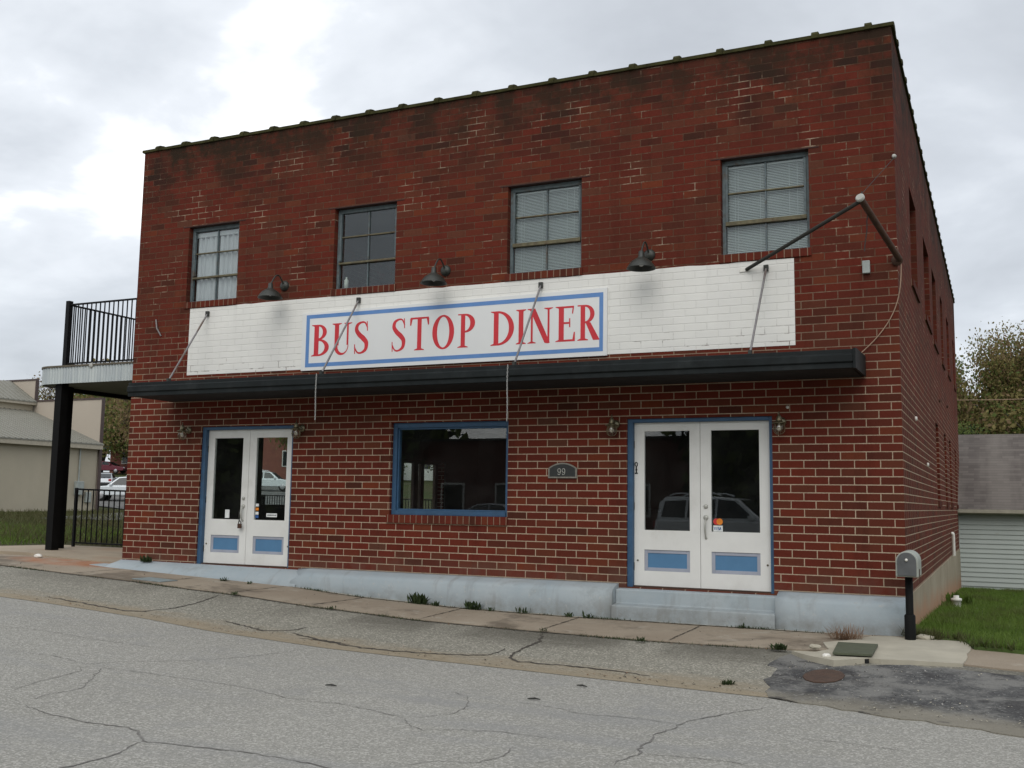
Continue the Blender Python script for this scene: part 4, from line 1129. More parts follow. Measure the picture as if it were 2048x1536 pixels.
m = MB(); m.lathe([(0, -.125), (.020, -.115), (.028, -.092), (.018, -.06), (.013, -.028)], (0, -.155, 0), 12); m.build('bulb', 'bulb', LN)
dup(LN, (-8.891, 0, 2.16), None, 'brass nautical wall lantern right of the left white doors')
dup(LN, (-3.672, 0, 2.125), None, 'brass nautical wall lantern left of the right white doors')
dup(LN, (-1.442, 0, 2.115), None, 'brass nautical wall lantern right of the right white doors')

# ------------------------------------------------------------------ house number plaque
PQ = thing('number_plaque', 'small dark arched plaque with house number 99 on the brick', 'plaque', (-4.44, 0, 1.39))
def arch(w, h0, h1, n=14):
    return [(-w, 0), (w, 0)] + [(w - 2 * w * i / n, h0 + (h1 - h0) * math.sin(math.pi * i / n) ** .8) for i in range(n + 1)]
MB().prism([(x, z) for x, z in arch(.215, .135, .215)], -.024, -.002, 'y').build('rim', 'plaque_rim', PQ)
MB().prism([(x * 1., z + .022) for x, z in arch(.19, .11, .172)], -.027, -.023, 'y').build('face', 'plaque', PQ)
for xx in (-.045, .020):
    m = MB(); c0 = (xx, .105)
    m.tube([(c0[0] + .021 * math.cos(t), -.030, c0[1] + .027 * math.sin(t)) for t in [j * math.pi / 8 for j in range(17)]], .0058, 6)
    m.tube([(c0[0] + .021, -.030, c0[1]), (c0[0] + .019, -.030, c0[1] - .035), (c0[0] + .006, -.030, c0[1] - .058), (c0[0] - .012, -.030, c0[1] - .058), (c0[0] - .020, -.030, c0[1] - .045)], .0058, 6)
    m.build('numeral', 'numeral', PQ)

# padlock on the left door handle
PL = thing('padlock', 'rusty padlock on a chain through the left door handle', 'padlock', (-10.085, ydl - .06, .565))
m = MB(); m.tube([(-.012, 0, .30), (-.022, -.004, .22), (-.012, 0, .13), (-.022, 0, .10), (-.022, 0, .075)], .007, 7); m.tube([(.022, 0, .07), (.022, 0, .10), (0, 0, .122), (-.022, 0, .10)], .007, 7); m.build('shackle', 'dark_pipe', PL)
MB().box(-.036, .036, -.014, .014, 0, .075).build('body', 'rust', PL, bevel=.006)

# ------------------------------------------------------------------ old sign bracket at the corner
SB = thing('sign_bracket', 'rusty pipe bracket for a hanging sign projecting at the upper right corner', 'bracket', (0, 0, 4.09))
kn = (-.285, -1.2, 4.575)
m = MB(); m.tube([(.03, -.01, 4.09), kn], .038, 12); m.lathe([(0, -.03), (.07, -.03), (.07, 0), (0, 0)], (.0, -.002, 4.09), 14, 'y'); m.build('pole', 'rust', SB, True)
m = MB(); m.tube([(kn[0] - .02, kn[1] + .03, kn[2] - .03), (-1.86, -.02, 4.125)], .024, 10); m.build('brace', 'dark_pipe', SB, True)
m = MB(); m.box(-1.95, -1.83, -.02, -.006, 4.10, 4.15); m.build('wall_plate', 'white_bit', SB, True)
d_ = (Vector(kn) - Vector((.03, -.01, 4.09))).normalized(); e_ = Vector(kn) + d_ * .025
m = MB(); m.tube([Vector(kn), e_, e_ + d_ * .012], [.050, .052, .040], 16); m.build('end_cap', 'cap_grey', SB, True)
m = MB(); m.tube([Vector(kn) + Vector((.0, .05, .03)), Vector(kn) + Vector((.01, .05, .10))], [.02, .004], 8); m.tube([Vector(kn) + Vector((.01, .05, .07)), (.01, -.02, 5.41)], .004, 5); m.build('guy_wire', 'wire', SB, True)
m = MB(); m.lathe([(0, -.03), (.022, -.03), (.03, 0), (0, 0)], (-.005, 0, 5.42), 10, 'y'); m.build('eye_bolt', 'cap_grey', SB, True)
m = MB(); m.tube([(-.235, -.95, 4.46), (-.25, -.93, 4.38), (-.255, -.90, 4.27), (-.285, -.88, 4.10), (-.29, -.875, 4.03)], .007, 6); m.build('lead_wire', 'wire', SB, True)
single(MB().box(-.41, -.32, -.055, -.004, 3.95, 4.11), 'junction_box', 'box_grey', 'small grey junction box on the brick below the rusty bracket', 'junction box', (-.365, -.02, 3.95), bevel=.006)
m = MB(); cp = []
for i in range(25):
    t = i / 24; cp.append((.045 * (1 - t) - .52 * t + (.17 * math.sin(math.pi * t)), -.02 - .0 * t - .25 * max(0, t - .8) , 4.09 + (2.88 - 4.09) * t - .06 * math.sin(math.pi * t)))
m.tube(cp, .0065, 6)
single(m, 'loose_cable', 'cable', 'thin tan cable looping from the corner bracket to the canopy end', 'cable', (0, 0, 2.9))

# ------------------------------------------------------------------ mailbox
mbz = -.435
MBX = thing('mailbox', 'grey round-topped mailbox on a black post by the corner', 'mailbox', (.075, -.62, mbz))
m = MB(); m.lathe([(.042, .22), (.042, .72), (0, .72)], (0, 0, 0), 20); m.build('post', 'black_metal', MBX)
m = MB(); m.lathe([(.060, 0), (.060, .27), (.050, .285), (.042, .285)], (0, 0, 0), 20); m.build('post_sleeve', 'black_metal', MBX)
def mailprof(w, h): return [(-w, 0), (w, 0)] + [(w * math.cos(t), h - w + w * math.sin(t)) for t in [i * math.pi / 16 for i in range(17)]]
m = MB(); m.prism([(x, z + .715) for x, z in mailprof(.118, .285)], -.235, .30, 'y'); m.build('box', 'mail_galv', MBX, bevel=.008)
m = MB(); m.prism([(x, z + .728) for x, z in mailprof(.100, .260)], -.252, -.234, 'y'); dr = m.build('door', 'mail_grey', MBX, bevel=.004)
m = MB(); m.lathe([(0, -.03), (.012, -.03), (.017, -.018), (.008, -.008), (.008, 0)], (0, -.252, .905), 12, 'y'); m.build('knob', 'white_bit', dr)
m = MB(); m.box(.119, .124, -.1, -.05, .66, .80); m.build('flag', 'rust', MBX)

# ------------------------------------------------------------------ pavement fittings
def walk_lid(poly, name, mat, th, zf, label, cat, bevel=.004):
    cx = sum(p[0] for p in poly) / len(poly); cy = sum(p[1] for p in poly) / len(poly)
    m = MB(); n = len(poly)
    m.v = [(x, y, zf(x, y)) for x, y in poly] + [(x, y, zf(x, y) + th) for x, y in poly]
    m.f = [tuple(range(n - 1, -1, -1)), tuple(range(n, 2 * n))] + [(i, (i + 1) % n, n + (i + 1) % n, n + i) for i in range(n)]
    m.mi = [0] * len(m.f); m.sm = [False] * len(m.f)
    return single(m, name, mat, label, cat, (cx, cy, zf(cx, cy)), bevel=bevel)
walk_lid([(-.62, -1.32), (-.20, -1.34), (-.17, -2.20), (-.55, -2.22)], 'storm_drain_lid', 'drain_lid', .026, lambda x, y: walkz(x, y) + .018 + .010 * (-(y + 1.3)), 'olive metal storm drain lid set in the pale concrete', 'drain cover')
m = MB(); m.box(-.54, -.20, -2.245, -2.205, zb(-.4) - .12, zb(-.4) - .022)
single(m, 'drain_opening', 'soffit', 'dark kerb opening beneath the storm drain lid', 'drain', (-.36, -2.27, zb(-.4) - .15))
walk_lid([(-.52 + .19 * math.cos(t), -3.02 + .31 * math.sin(t)) for t in [i * math.pi / 6 + .26 for i in range(12)]], 'manhole_cover', 'iron', .012, lambda x, y: gz(x, y) + .010, 'rusty brown manhole cover in the dark asphalt', 'manhole cover')
walk_lid([(-11.0, -1.30), (-10.4, -1.32), (-10.36, -1.0), (-10.95, -.98)], 'utility_lid', 'plate', .012, walkz, 'grey-blue utility lid in the sidewalk outside the left doors', 'utility cover')
m = MB(); m.lathe([(.075, 0), (.075, .13), (.090, .13), (.090, .17), (.045, .18), (.045, .22), (0, .22)], (.30, 6.4, TZ(.3, 6.4) + .01), 16)
single(m, 'cleanout_pipe', 'white_bit', 'white capped cleanout pipe standing in the lawn', 'pipe', (.30, 6.4, TZ(.3, 6.4)))
def pebble(x, y, z, s, mat, name, label, cat, seed):
    rr = random.Random(seed); bm = bmesh.new(); bmesh.ops.create_icosphere(bm, subdivisions=2, radius=1)
    for v in bm.verts: v.co *= rr.uniform(.82, 1.1)
    for v in bm.verts: v.co = Vector((v.co.x * s[0], v.co.y * s[1], v.co.z * s[2]))
    me = bpy.data.meshes.new(name); bm.to_mesh(me); bm.free(); me.materials.append(MT[mat])
    o = bpy.data.objects.new(name, me); COL.objects.link(o); o.location = (x, y, z + s[2] * .7); tag(o, label, cat)
pebble(.22, -.52, zb(.2) + .0, (.10, .06, .035), 'pad', 'flat_stone', 'flat grey stone at the lawn edge behind the mailbox', 'stone', 3)
pebble(-.60, -2.30, zb(-.6) - .03, (.045, .04, .03), 'white_bit', 'white_stone', 'white stone beside the front corner of the drain lid', 'stone', 4)
pebble(-.80, -1.75, zb(-.8) - .01, (.07, .035, .028), 'pad', 'broken_kerb_chunk', 'broken concrete chunk at the end of the kerb left of the drain lid', 'rubble', 5)
pebble(-14.6, .05, zb(-14.6), (.10, .05, .04), 'white_bit', 'litter_scrap', 'white scrap of litter on the sidewalk left of the porch posts', 'litter', 6)
for i, (x, y, rot, lab) in enumerate(((-2.55, -5.2, .2, 'dark twig lying on the road nearest the middle of the street'), (-4.35, -5.55, .1, 'short dark twig on the grey road left of the others'), (-2.45, -4.35, -.2, 'curled brown leaf stalk on the road near the gutter'))):
    m = MB(); c_, s_ = math.cos(rot), math.sin(rot); L_ = .055
    m.tube([(x - L_ * c_, y - L_ * s_, roadz(x, y) + .012), (x, y + .01, roadz(x, y) + .016), (x + L_ * c_, y + L_ * s_, roadz(x, y) + .012)], [.005, .009, .004], 6)
    single(m, 'twig', 'dark_pipe', lab, 'twig', (x, y, roadz(x, y)), 'twigs on the road')

# ------------------------------------------------------------------ plants
def leafy(n, centre_fn, size, seed, mats=1, aspect=1.6):
    rr = np.random.default_rng(seed)
    C_, mi = centre_fn(rr, n)
    n = len(C_)
    a = rr.normal(size=(n, 3)); a /= np.linalg.norm(a, axis=1)[:, None]
    b = np.cross(a, rr.normal(size=(n, 3))); b /= np.linalg.norm(b, axis=1)[:, None]
    s = size * rr.uniform(.6, 1.35, size=(n, 1))
    V = np.empty((n, 4, 3)); V[:, 0] = C_ - a * s * aspect * .5; V[:, 1] = C_ + b * s * .5; V[:, 2] = C_ + a * s * aspect * .5; V[:, 3] = C_ - b * s * .5
    return V.reshape(-1, 3), mi
def cloud_mesh(name, V, mi, mats, parent):
    n = len(V) // 4
    me = bpy.data.meshes.new(name)
    me.vertices.add(len(V)); me.vertices.foreach_set('co', V.astype(np.float32).ravel())
    me.loops.add(4 * n); me.loops.foreach_set('vertex_index', np.arange(4 * n, dtype=np.int32))
    me.polygons.add(n); me.polygons.foreach_set('loop_start', np.arange(0, 4 * n, 4, dtype=np.int32)); me.polygons.foreach_set('loop_total', np.full(n, 4, dtype=np.int32))
    for m_ in mats: me.materials.append(MT[m_])
    me.polygons.foreach_set('material_index', mi.astype(np.int32))
    me.update(calc_edges=True); me.validate()
    o = bpy.data.objects.new(name, me); COL.objects.link(o); o.parent = parent
    return o
def tree(name, label, loc, H, spread, trunk_h, nleaf, lsize, mats, weights, seed, levels=4, group=None, rt=.25, gap=.35, clump=.9, cat='tree'):
    rr = random.Random(seed); root = thing(name, label, cat, loc, rr.uniform(0, 6), group)
    mb = MB(); tips = []
    def grow(p, d, L, r, lev):
        n = 4; pts = [p]; q = p.copy(); dd = d.copy()
        for i in range(n):
            dd = (dd + Vector((rr.gauss(0, .13), rr.gauss(0, .13), rr.gauss(.02, .08)))).normalized(); q = q + dd * L / n; pts.append(q.copy())
        mb.tube(pts, [r * (1 - .45 * i / n) for i in range(n + 1)], 7 if lev < 2 else (5 if lev == 2 else 3), False)
        if lev >= 2: tips.extend(pts[2:] if lev == levels else pts[3:])
        if lev == levels: return
        for k in range(rr.choice((3, 4)) if lev else 5):
            t = rr.uniform(.45, 1.0) if k else 1.0
            bp = pts[min(n, int(t * n))]
            az = rr.uniform(0, 2 * math.pi); out = Vector((math.cos(az), math.sin(az), 0))
            nd = (dd * rr.uniform(.5, 1.1) + out * rr.uniform(.5, 1.0) * spread + Vector((0, 0, .18))).normalized()
            grow(bp, nd, L * rr.uniform(.62, .82), r * .55, lev + 1)
    L0 = (H - trunk_h) * .42
    mbL = trunk_h
    grow(Vector((0, 0, -.1)), Vector((rr.gauss(0, .04), rr.gauss(0, .04), 1)).normalized(), mbL, rt, 0)
    mb.build('trunk', 'bark', root, fix=False)
    zs = max(t.z for t in tips); k = (H - .3) / zs
    T = np.array([[t.x, t.y, t.z] for t in tips])
    def fn(r, n):
        keep = r.random(len(T)) > gap
        TT = T[keep] if keep.sum() > 4 else T
        idx = r.integers(0, len(TT), n); mm = r.choice(len(mats), len(TT), p=weights)
        return TT[idx] + np.clip(r.normal(0, 1, (n, 3)), -1.7, 1.7) * clump * np.array([.5, .5, .38]), mm[idx]
    V, mi = leafy(nleaf, fn, lsize, seed)
    cloud_mesh('crown', V, np.repeat(mi, 1), mats, root)
    root.scale = (1, 1, k) if .5 < k < 2 else (k, k, k)
    return root
def shrub(name, label, loc, H, rad, nleaf, lsize, mats, seed, group=None, cat='bush'):
    root = thing(name, label, cat, loc, 0, group); rr = random.Random(seed); mb = MB(); tips = []
    for k in range(14):
        az = rr.uniform(0, 6.28); e_ = rr.uniform(.2, 1.); p = Vector((0, 0, 0)); q = Vector((math.cos(az) * rad * e_, math.sin(az) * rad * e_, H * rr.uniform(.55, 1.)))
        mb.tube([p, p.lerp(q, .5) + Vector((0, 0, H * .1)), q], [.03 * H / 2, .02 * H / 2, .008], 4, False); tips += [p.lerp(q, t) for t in (.35, .55, .75, .9, 1)]
    mb.build('stem', 'bark', root, fix=False)
    T = np.array([list(t) for t in tips])
    def fn(r, n):
        i = r.integers(0, len(T), n); mm = r.integers(0, len(mats), len(T)); return np.maximum(T[i] + r.normal(0, rad * .16, (n, 3)), [-99, -99, .02]), mm[i]
    V, mi = leafy(nleaf, fn, lsize, seed); cloud_mesh('foliage', V, mi, mats, root); return root

# weeds in the joint along the ledge
def weed(x, y, h, n, seed, label, mat='weed', spread=1., group='weeds along the ledge', zf=walkz, thin=1.):
    rr = random.Random(seed); m = MB(); z = zf(x, y)
    n = n if thin < 1 else int(n * 2.4)
    for k in range(n):
        az = rr.uniform(0, 6.28); L = h * rr.uniform(.3, 1.1); tilt = rr.uniform(.15, 1.0) * spread; w = L * rr.uniform(.06, .16) * thin
        d = Vector((math.cos(az) * math.sin(tilt), math.sin(az) * math.sin(tilt) * .6, math.cos(tilt))); sd_ = d.cross(Vector((0, 0, 1))); sd_ = (sd_.normalized() if sd_.length > .01 else Vector((1, 0, 0))) * w
        p = Vector((x + max(-.7, min(.7, rr.gauss(0, .34))) * h, y + rr.uniform(-.04, .04), z)); q = p + d * L * .55; e_ = p + d * L + Vector((0, 0, -.15 * L))
        m.add([p - sd_ * .3, p + sd_ * .3, q + sd_, q - sd_, e_], [(0, 1, 2, 3), (3, 2, 4)])
    return single(m, 'weed', mat, label, 'weed', (x, y, z), group, fix=False)
weed(-6.50, -.36, .20, 46, 1, 'largest leafy weed growing at the foot of the blue ledge')
weed(-6.20, -.36, .09, 16, 2, 'low weed right beside the largest weed at the ledge foot')
weed(-5.62, -.36, .16, 30, 3, 'second largest weed at the ledge foot, right of the biggest one')
weed(-5.35, -.36, .08, 12, 4, 'low weed just right of the second largest weed')
weed(-4.85, -.36, .11, 10, 5, 'sparse upright weed at the ledge foot below the number plaque', spread=.5)
weed(-4.2, -.36, .10, 12, 6, 'thin weed at the ledge foot a step left of the right door')
weed(-3.9, -.36, .12, 14, 7, 'weed at the ledge foot by the left end of the door step')
weed(-1.9, -.36, .08, 12, 8, 'small weed at the foot of the right door step')
weed(-9.9, -.50, .09, 20, 9, 'dark flattened weed below the left doors', spread=1.3)
weed(-9.4, -.50, .07, 12, 19, 'small green weed at the blue slab edge below the left doors', spread=1.3)
weed(-11.9, -.10, .14, 40, 10, 'mossy green weeds on the brick base left of the left doors', spread=1.2, zf=lambda x, y: -.03)
weed(-2.66, -1.98, .07, 26, 11, 'low green weed in the kerb joint before the right door', spread=1.3, group='weeds along the kerb')
weed(-1.15, -1.88, .10, 60, 12, 'green weed tuft at the kerb end by the dark asphalt', spread=1.2, group='weeds along the kerb')
weed(-1.30, -3.6, .07, 44, 13, 'dark weed clump in the gutter left of the asphalt patch', spread=1.4, group='weeds along the kerb', zf=gz)
weed(-8.75, -1.62, .07, 22, 14, 'low weed in the kerb joint before the left half of the building', spread=1.3, group='weeds along the kerb')
weed(-7.1, -1.62, .06, 24, 15, 'grassy weed in the kerb joint below the picture window', spread=1.3, group='weeds along the kerb')
weed(-3.95, -1.76, .07, 16, 16, 'weed where a wide crack meets the kerb', spread=1.3, group='weeds along the kerb')
weed(-.60, -.80, .24, 420, 17, 'clump of dead brown pine needles beside the blue ledge corner', 'dead', 1.5, 'dry plants', thin=.12)
weed(.33, 7.5, .3, 60, 18, 'tall tuft of grass against the side foundation', 'blade', .6, 'tufts by the lawn', zf=lambda x, y: TZ(x, y))

def blades(name, pts_fn, n, h, w, mat, seed, label, cat):
    r = np.random.default_rng(seed); P = pts_fn(r, n); n = len(P)
    az = r.uniform(0, 6.283, n); lean = r.normal(0, .45, (n, 2)); hh = h * r.uniform(.4, 1.2, n)
    sx, sy = np.cos(az) * w * .5, np.sin(az) * w * .5
    V = np.empty((n, 3, 3)); V[:, 0] = P + np.stack([sx, sy, 0 * sx], 1); V[:, 1] = P - np.stack([sx, sy, 0 * sx], 1); V[:, 2] = P + np.stack([lean[:, 0] * hh, lean[:, 1] * hh, hh], 1)
    me = bpy.data.meshes.new(name); me.vertices.add(3 * n); me.vertices.foreach_set('co', V.astype(np.float32).ravel())
    me.loops.add(3 * n); me.loops.foreach_set('vertex_index', np.arange(3 * n, dtype=np.int32)); me.polygons.add(n)
    me.polygons.foreach_set('loop_start', np.arange(0, 3 * n, 3, dtype=np.int32)); me.polygons.foreach_set('loop_total', np.full(n, 3, dtype=np.int32))
    me.materials.append(MT[mat]); me.update(calc_edges=True)
    o = bpy.data.objects.new(name, me); COL.objects.link(o); tag(o, label, cat, None, 'stuff'); return o
def lawn_pts(r, n):
    x = .05 + 3.6 * r.random(n) ** 1.1; y = -1.1 + 18.3 * r.random(n) ** 1.5
    ok = (y > np.interp(x, [0, .3, .62, .74, 1.4, 6], [-.34, -.48, -.44, -.96, -1.10, -1.2]))
    x, y = x[ok], y[ok]; z = np.array([TZ(a, b) for a, b in zip(x, y)]) + .015
    return np.stack([x, y, z], 1)
blades('lawn_grass', lawn_pts, 60000, .075, .011, 'blade', 2, 'short green grass of the side lawn', 'grass')
def rough_pts(r, n):
    x = -15 - 22 * r.random(n) ** 1.2; y = 3.0 + 20 * r.random(n)
    ok = ((y > 3.4) | (x < -17.7)) & (x > -38); x, y = x[ok], y[ok]
    z = np.array([TZ(a, b) for a, b in zip(x, y)]); return np.stack([x, y, z], 1)
blades('rough_grass', rough_pts, 30000, .20, .03, 'blade_dry', 3, 'rough grass and weeds between the patio fence and the cream building', 'grass')
def edge_pts(r, n):
    t = r.random(n); ex = np.interp(t, [0, .12, .3, .42, .5, 1], [.04, .30, .62, .74, 1.4, 4.5]); ey = np.interp(t, [0, .12, .3, .42, .5, 1], [-.34, -.48, -.44, -.94, -1.08, -1.2])
    keep = np.sin(ex * 9) + np.sin(ex * 23 + 1) + r.normal(0, .8, n) > .3
    x, y = ex[keep] + r.normal(0, .04, keep.sum()), ey[keep] + r.normal(.01, .035, keep.sum()); z = np.array([zb(a) for a in x]) + .012; return np.stack([x, y, z], 1)
blades('edge_grass', edge_pts, 5000, .11, .013, 'blade_dry', 12, 'longer ragged grass hanging over the lawn edge', 'grass')
def clump_pts(r, n):
    c = np.stack([.15 + 3 * r.random(70), -.9 + 17 * r.random(70) ** 1.6], 1); i = r.integers(0, 70, n); x = c[i, 0] + r.normal(0, .09, n); y = c[i, 1] + r.normal(0, .11, n); ok = (x > .05) & (y > -.9 + .2 * (x < .7)); x, y = x[ok], y[ok]
    return np.stack([x, y, np.array([TZ(a, b) for a, b in zip(x, y)]) + .015], 1)
blades('lawn_weeds', clump_pts, 9000, .12, .016, 'leaf_green', 13, 'taller clumps of weeds through the side lawn', 'weeds')
def left_pts(r, n):
    x = -17.8 - 14 * r.random(n); y = .6 + 8 * r.random(n); z = np.array([TZ(a, b) for a, b in zip(x, y)]); return np.stack([x, y, z], 1)
blades('verge_grass', left_pts, 9000, .16, .025, 'blade', 4, 'green grass beyond the sidewalk left of the porch', 'grass')

# fallen scraps washed along the gutter, moss in the kerb joint
def flakes(name, pts, sz, mats, seed, label, cat):
    r = np.random.default_rng(seed); n = len(pts)
    az = r.uniform(0, 6.283, n); L = sz * r.uniform(.4, 1.5, n); w = L * r.uniform(.25, .7, n)
    d = np.stack([np.cos(az), np.sin(az), r.normal(0, .25, n)], 1); p = np.stack([-np.sin(az), np.cos(az), r.normal(0, .25, n)], 1)
    P = np.array(pts); V = np.empty((n, 4, 3)); V[:, 0] = P - d * L[:, None] * .5; V[:, 1] = P + p * w[:, None] * .5; V[:, 2] = P + d * L[:, None] * .5; V[:, 3] = P - p * w[:, None] * .5
    o = cloud_mesh(name, V.reshape(-1, 3), r.integers(0, len(mats), n), mats, None); tag(o, label, cat, None, 'stuff'); return o
rr = random.Random(31); pl_ = []
for k in range(1500):
    x = rr.uniform(-16, -.95); u = abs(rr.gauss(0, .22)); cl = math.sin(x * 2.3) + math.sin(x * 5.1 + 1)
    if rr.random() > .45 + .3 * cl: continue
    y = yg(x) + .05 + u * .9; pl_.append((x, y, gz(x, max(y, yg(x) + .001)) + .010))
for k in range(500):
    x = rr.uniform(-16, -.8); y = yf(x) - .03 - abs(rr.gauss(0, .05)); pl_.append((x, y, gz(x, y) + .014))
for k in range(260):
    x = rr.uniform(-8.6, -.3); y = -.36 - abs(rr.gauss(0, .05)); pl_.append((x, y, walkz(x, y) + .012))
for k in range(160):
    x = rr.uniform(-14, -.9); y = rr.uniform(yf(x), -.4); pl_.append((x, y, walkz(x, y) + .008))
flakes('gutter_litter', pl_, .022, ['dead', 'gap', 'crack', 'bark'], 5, 'brown leaf scraps and grit washed along the gutter and kerb', 'litter')
pl_ = []
for k in range(5200):
    x = rr.uniform(-1.25, 5); y = rr.uniform(-4.3, -2.35) - .08 * x
    if math.sin(x * 2.1 + y * 1.3) + math.sin(y * 4.1 - x) + rr.gauss(0, .7) < .0: continue
    pl_.append((x, y, patchz(x, y) + .008))
flakes('loose_gravel', pl_, .017, ['pad', 'stone_pale', 'crack', 'patch'], 6, 'loose gravel scattered over the dark asphalt patch', 'gravel')
def moss_pts(r, n):
    x = -16 + 15.2 * r.random(n); keep = (np.sin(x * 1.7) + np.sin(x * 4.3 + 2) + r.normal(0, .8, n)) > .9; x = x[keep]
    y = np.array([yf(a) for a in x]) - .02 + r.normal(0, .018, len(x)); z = np.array([gz(a, min(b, yf(a) - .002)) for a, b in zip(x, y)]) + .004
    return np.stack([x, y, z], 1)
blades('kerb_moss', moss_pts, 5000, .030, .010, 'weed', 8, 'thin line of moss and tiny grass in the joint along the kerb', 'moss')
def foot_pts(r, n):
    x = -8.6 + 8.2 * r.random(n); keep = (np.sin(x * 2.9) + np.sin(x * 6.7 + 1) + r.normal(0, .8, n)) > 1.2; x = x[keep]
    y = -.345 + r.normal(0, .014, len(x)); z = np.array([walkz(a, b) for a, b in zip(x, y)]) + .004; return np.stack([x, y, z], 1)
blades('ledge_moss', foot_pts, 3000, .035, .010, 'weed', 9, 'sparse tiny grass in the pale joint at the foot of the blue ledge', 'moss')

# ------------------------------------------------------------------ side porch
PO = thing('side_porch', 'raised porch deck with corrugated metal edge and black railing on posts', 'porch', (-14.5, 1.2, -.03))
PX0, PX1, PY0, PY1, PZ0, PZ1 = -16.38, -12.545, 1.12, 6.5, 3.225, 3.56
def porch_outline(off=0., rad=.55):
    pts = [(PX1, PY0 - off)]
    for i in range(13):
        t = R(-90 - 90 * i / 12); pts.append((PX0 + rad + (rad + off) * math.cos(t), PY0 + rad + (rad + off) * math.sin(t)))
    pts.append((PX0 - off, PY1))
    return pts
o_ = porch_outline(0.)
m = MB(); m.prism(o_ + [(PX1, PY1)], PZ0 + .03, PZ1 - .02, 'z'); m.build('deck', 'soffit_grey', PO, True)
# corrugated edge sheet
m = MB(); path = []
pl = porch_outline(.0)
for i in range(len(pl) - 1):
    a, b = Vector(pl[i]), Vector(pl[i + 1]); n = max(2, int((b - a).length / .0135))
    for j in range(n): path.append((a.lerp(b, j / n), (b - a).normalized()))
s_ = 0.; prev = None; vs = []
for p, d in path:
    if prev is not None: s_ += (p - prev).length
    prev = p; nn = Vector((-d.y, d.x)); amp = .011 * math.sin(2 * math.pi * s_ / .076)
    vs.append(p + nn * (amp + .018))
m.v = [(q.x, q.y, PZ0) for q in vs] + [(q.x, q.y, PZ1 - .01) for q in vs]; n = len(vs)
m.f = [(i, i + 1, n + i + 1, n + i) for i in range(n - 1)]; m.mi = [0] * len(m.f); m.sm = [True] * len(m.f)
fa = m.build('edge_sheet', 'galv_sheet', PO, True, fix=False)
m = MB(); oo = porch_outline(.045); n = len(oo)
m.v = [(x, y, PZ1 - .012) for x, y in oo] + [(x, y, PZ1 + .022) for x, y in oo] + [(x, y, PZ1 + .022) for x, y in porch_outline(-.12)] + [(x, y, PZ1 - .012) for x, y in porch_outline(-.12)]
m.f = [(k * n + i, k * n + i + 1, ((k + 1) % 4) * n + i + 1, ((k + 1) % 4) * n + i) for k in range(4) for i in range(n - 1)]; m.mi = [0] * len(m.f); m.sm = [False] * len(m.f)
m.build('deck_edge', 'deck_edge', PO, True)
m = MB()
for x, y in ((-15.68, 1.24), (-15.60, 1.95)): pass
m.box(-15.75, -15.58, 1.18, 1.35, -.06, PZ0 + .02); m.box(-15.86, -15.48, 1.10, 1.44, -.045, -.028); m.build('post', 'black_metal', PO, True)
m = MB(); m.box(-16.22, -16.05, 1.72, 1.90, -.06, PZ0 + .02); m.build('post', 'black_metal', PO, True)
m = MB(); m.box(PX0 + .02, PX0 + .14, 1.9, PY1, PZ0 - .05, PZ0 + .025); m.build('beam', 'black_metal', PO, True)
zr0, zr1 = PZ1 + .07, 4.845
m = MB(); m.box(-15.68, -15.585, 1.24, 1.335, PZ1 + .02, zr1 + .06); m.build('rail_post', 'black_rail', PO, True)
m = MB()
m.box(-15.585, PX1 - .005, 1.27, 1.31, zr1 - .03, zr1); m.box(-15.585, PX1 - .005, 1.27, 1.31, zr0, zr0 + .03)
x = -15.50
while x < PX1 - .03: m.box(x - .009, x + .009, 1.281, 1.299, zr0 + .03, zr1 - .03); x += .118
m.build('railing', 'black_rail', PO, True)
m = MB()
m.box(-15.65, -15.61, 1.335, PY1, zr1 - .03, zr1); m.box(-15.65, -15.61, 1.335, PY1, zr0, zr0 + .03)
y = 1.45
while y < PY1: m.box(-15.639, -15.621, y - .009, y + .009, zr0 + .03, zr1 - .03); y += .118
m.build('railing', 'black_rail', PO, True)
m = MB(); m.lathe([(0, -.03), (.045, -.03), (.055, 0), (0, 0)], (-14.72, 1.10, PZ1 - .01), 12, 'y'); m.build('lamp_base', 'cap_grey', PO, True)
# picket fences
def fence(name, label, a, b, z0f, h, sp=.105, r=.0095, post=None):
    A, B = Vector(a), Vector(b); L = (B - A).length; d = (B - A) / L
    root = thing(name, label, 'fence', (A.x, A.y, z0f(A.x, A.y)))
    m = MB()
    def bar(p, q, zz0, zz1, w):
        n = Vector((-d.y, d.x)) * w; za, zb_ = z0f(p.x, p.y), z0f(q.x, q.y)
        m.add([(p.x - n.x, p.y - n.y, za + zz0), (q.x - n.x, q.y - n.y, zb_ + zz0), (q.x + n.x, q.y + n.y, zb_ + zz0), (p.x + n.x, p.y + n.y, za + zz0), (p.x - n.x, p.y - n.y, za + zz1), (q.x - n.x, q.y - n.y, zb_ + zz1), (q.x + n.x, q.y + n.y, zb_ + zz1), (p.x + n.x, p.y + n.y, za + zz1)], [(0, 3, 2, 1), (4, 5, 6, 7), (0, 1, 5, 4), (1, 2, 6, 5), (2, 3, 7, 6), (3, 0, 4, 7)])
    bar(A, B, h - .035, h, .02); bar(A, B, .06, .09, .016); m.build('rail', 'black_rail', root, True)
    m = MB(); k = sp / 2
    while k < L:
        p = A + d * k; z = z0f(p.x, p.y); m.box(p.x - r, p.x + r, p.y - r, p.y + r, z + .09, z + h - .035); k += sp
    m.build('picket_panel', 'black_rail', root, True)
    for t in (0, .5, 1):
        p = A + d * (L * t + (.03 if t == 0 else (-.03 if t == 1 else 0))); z = z0f(p.x, p.y); m = MB(); m.box(p.x - .025, p.x + .025, p.y - .025, p.y + .025, z - .05, z + h + .01); m.build('fence_post', 'black_rail', root, True)
    return root
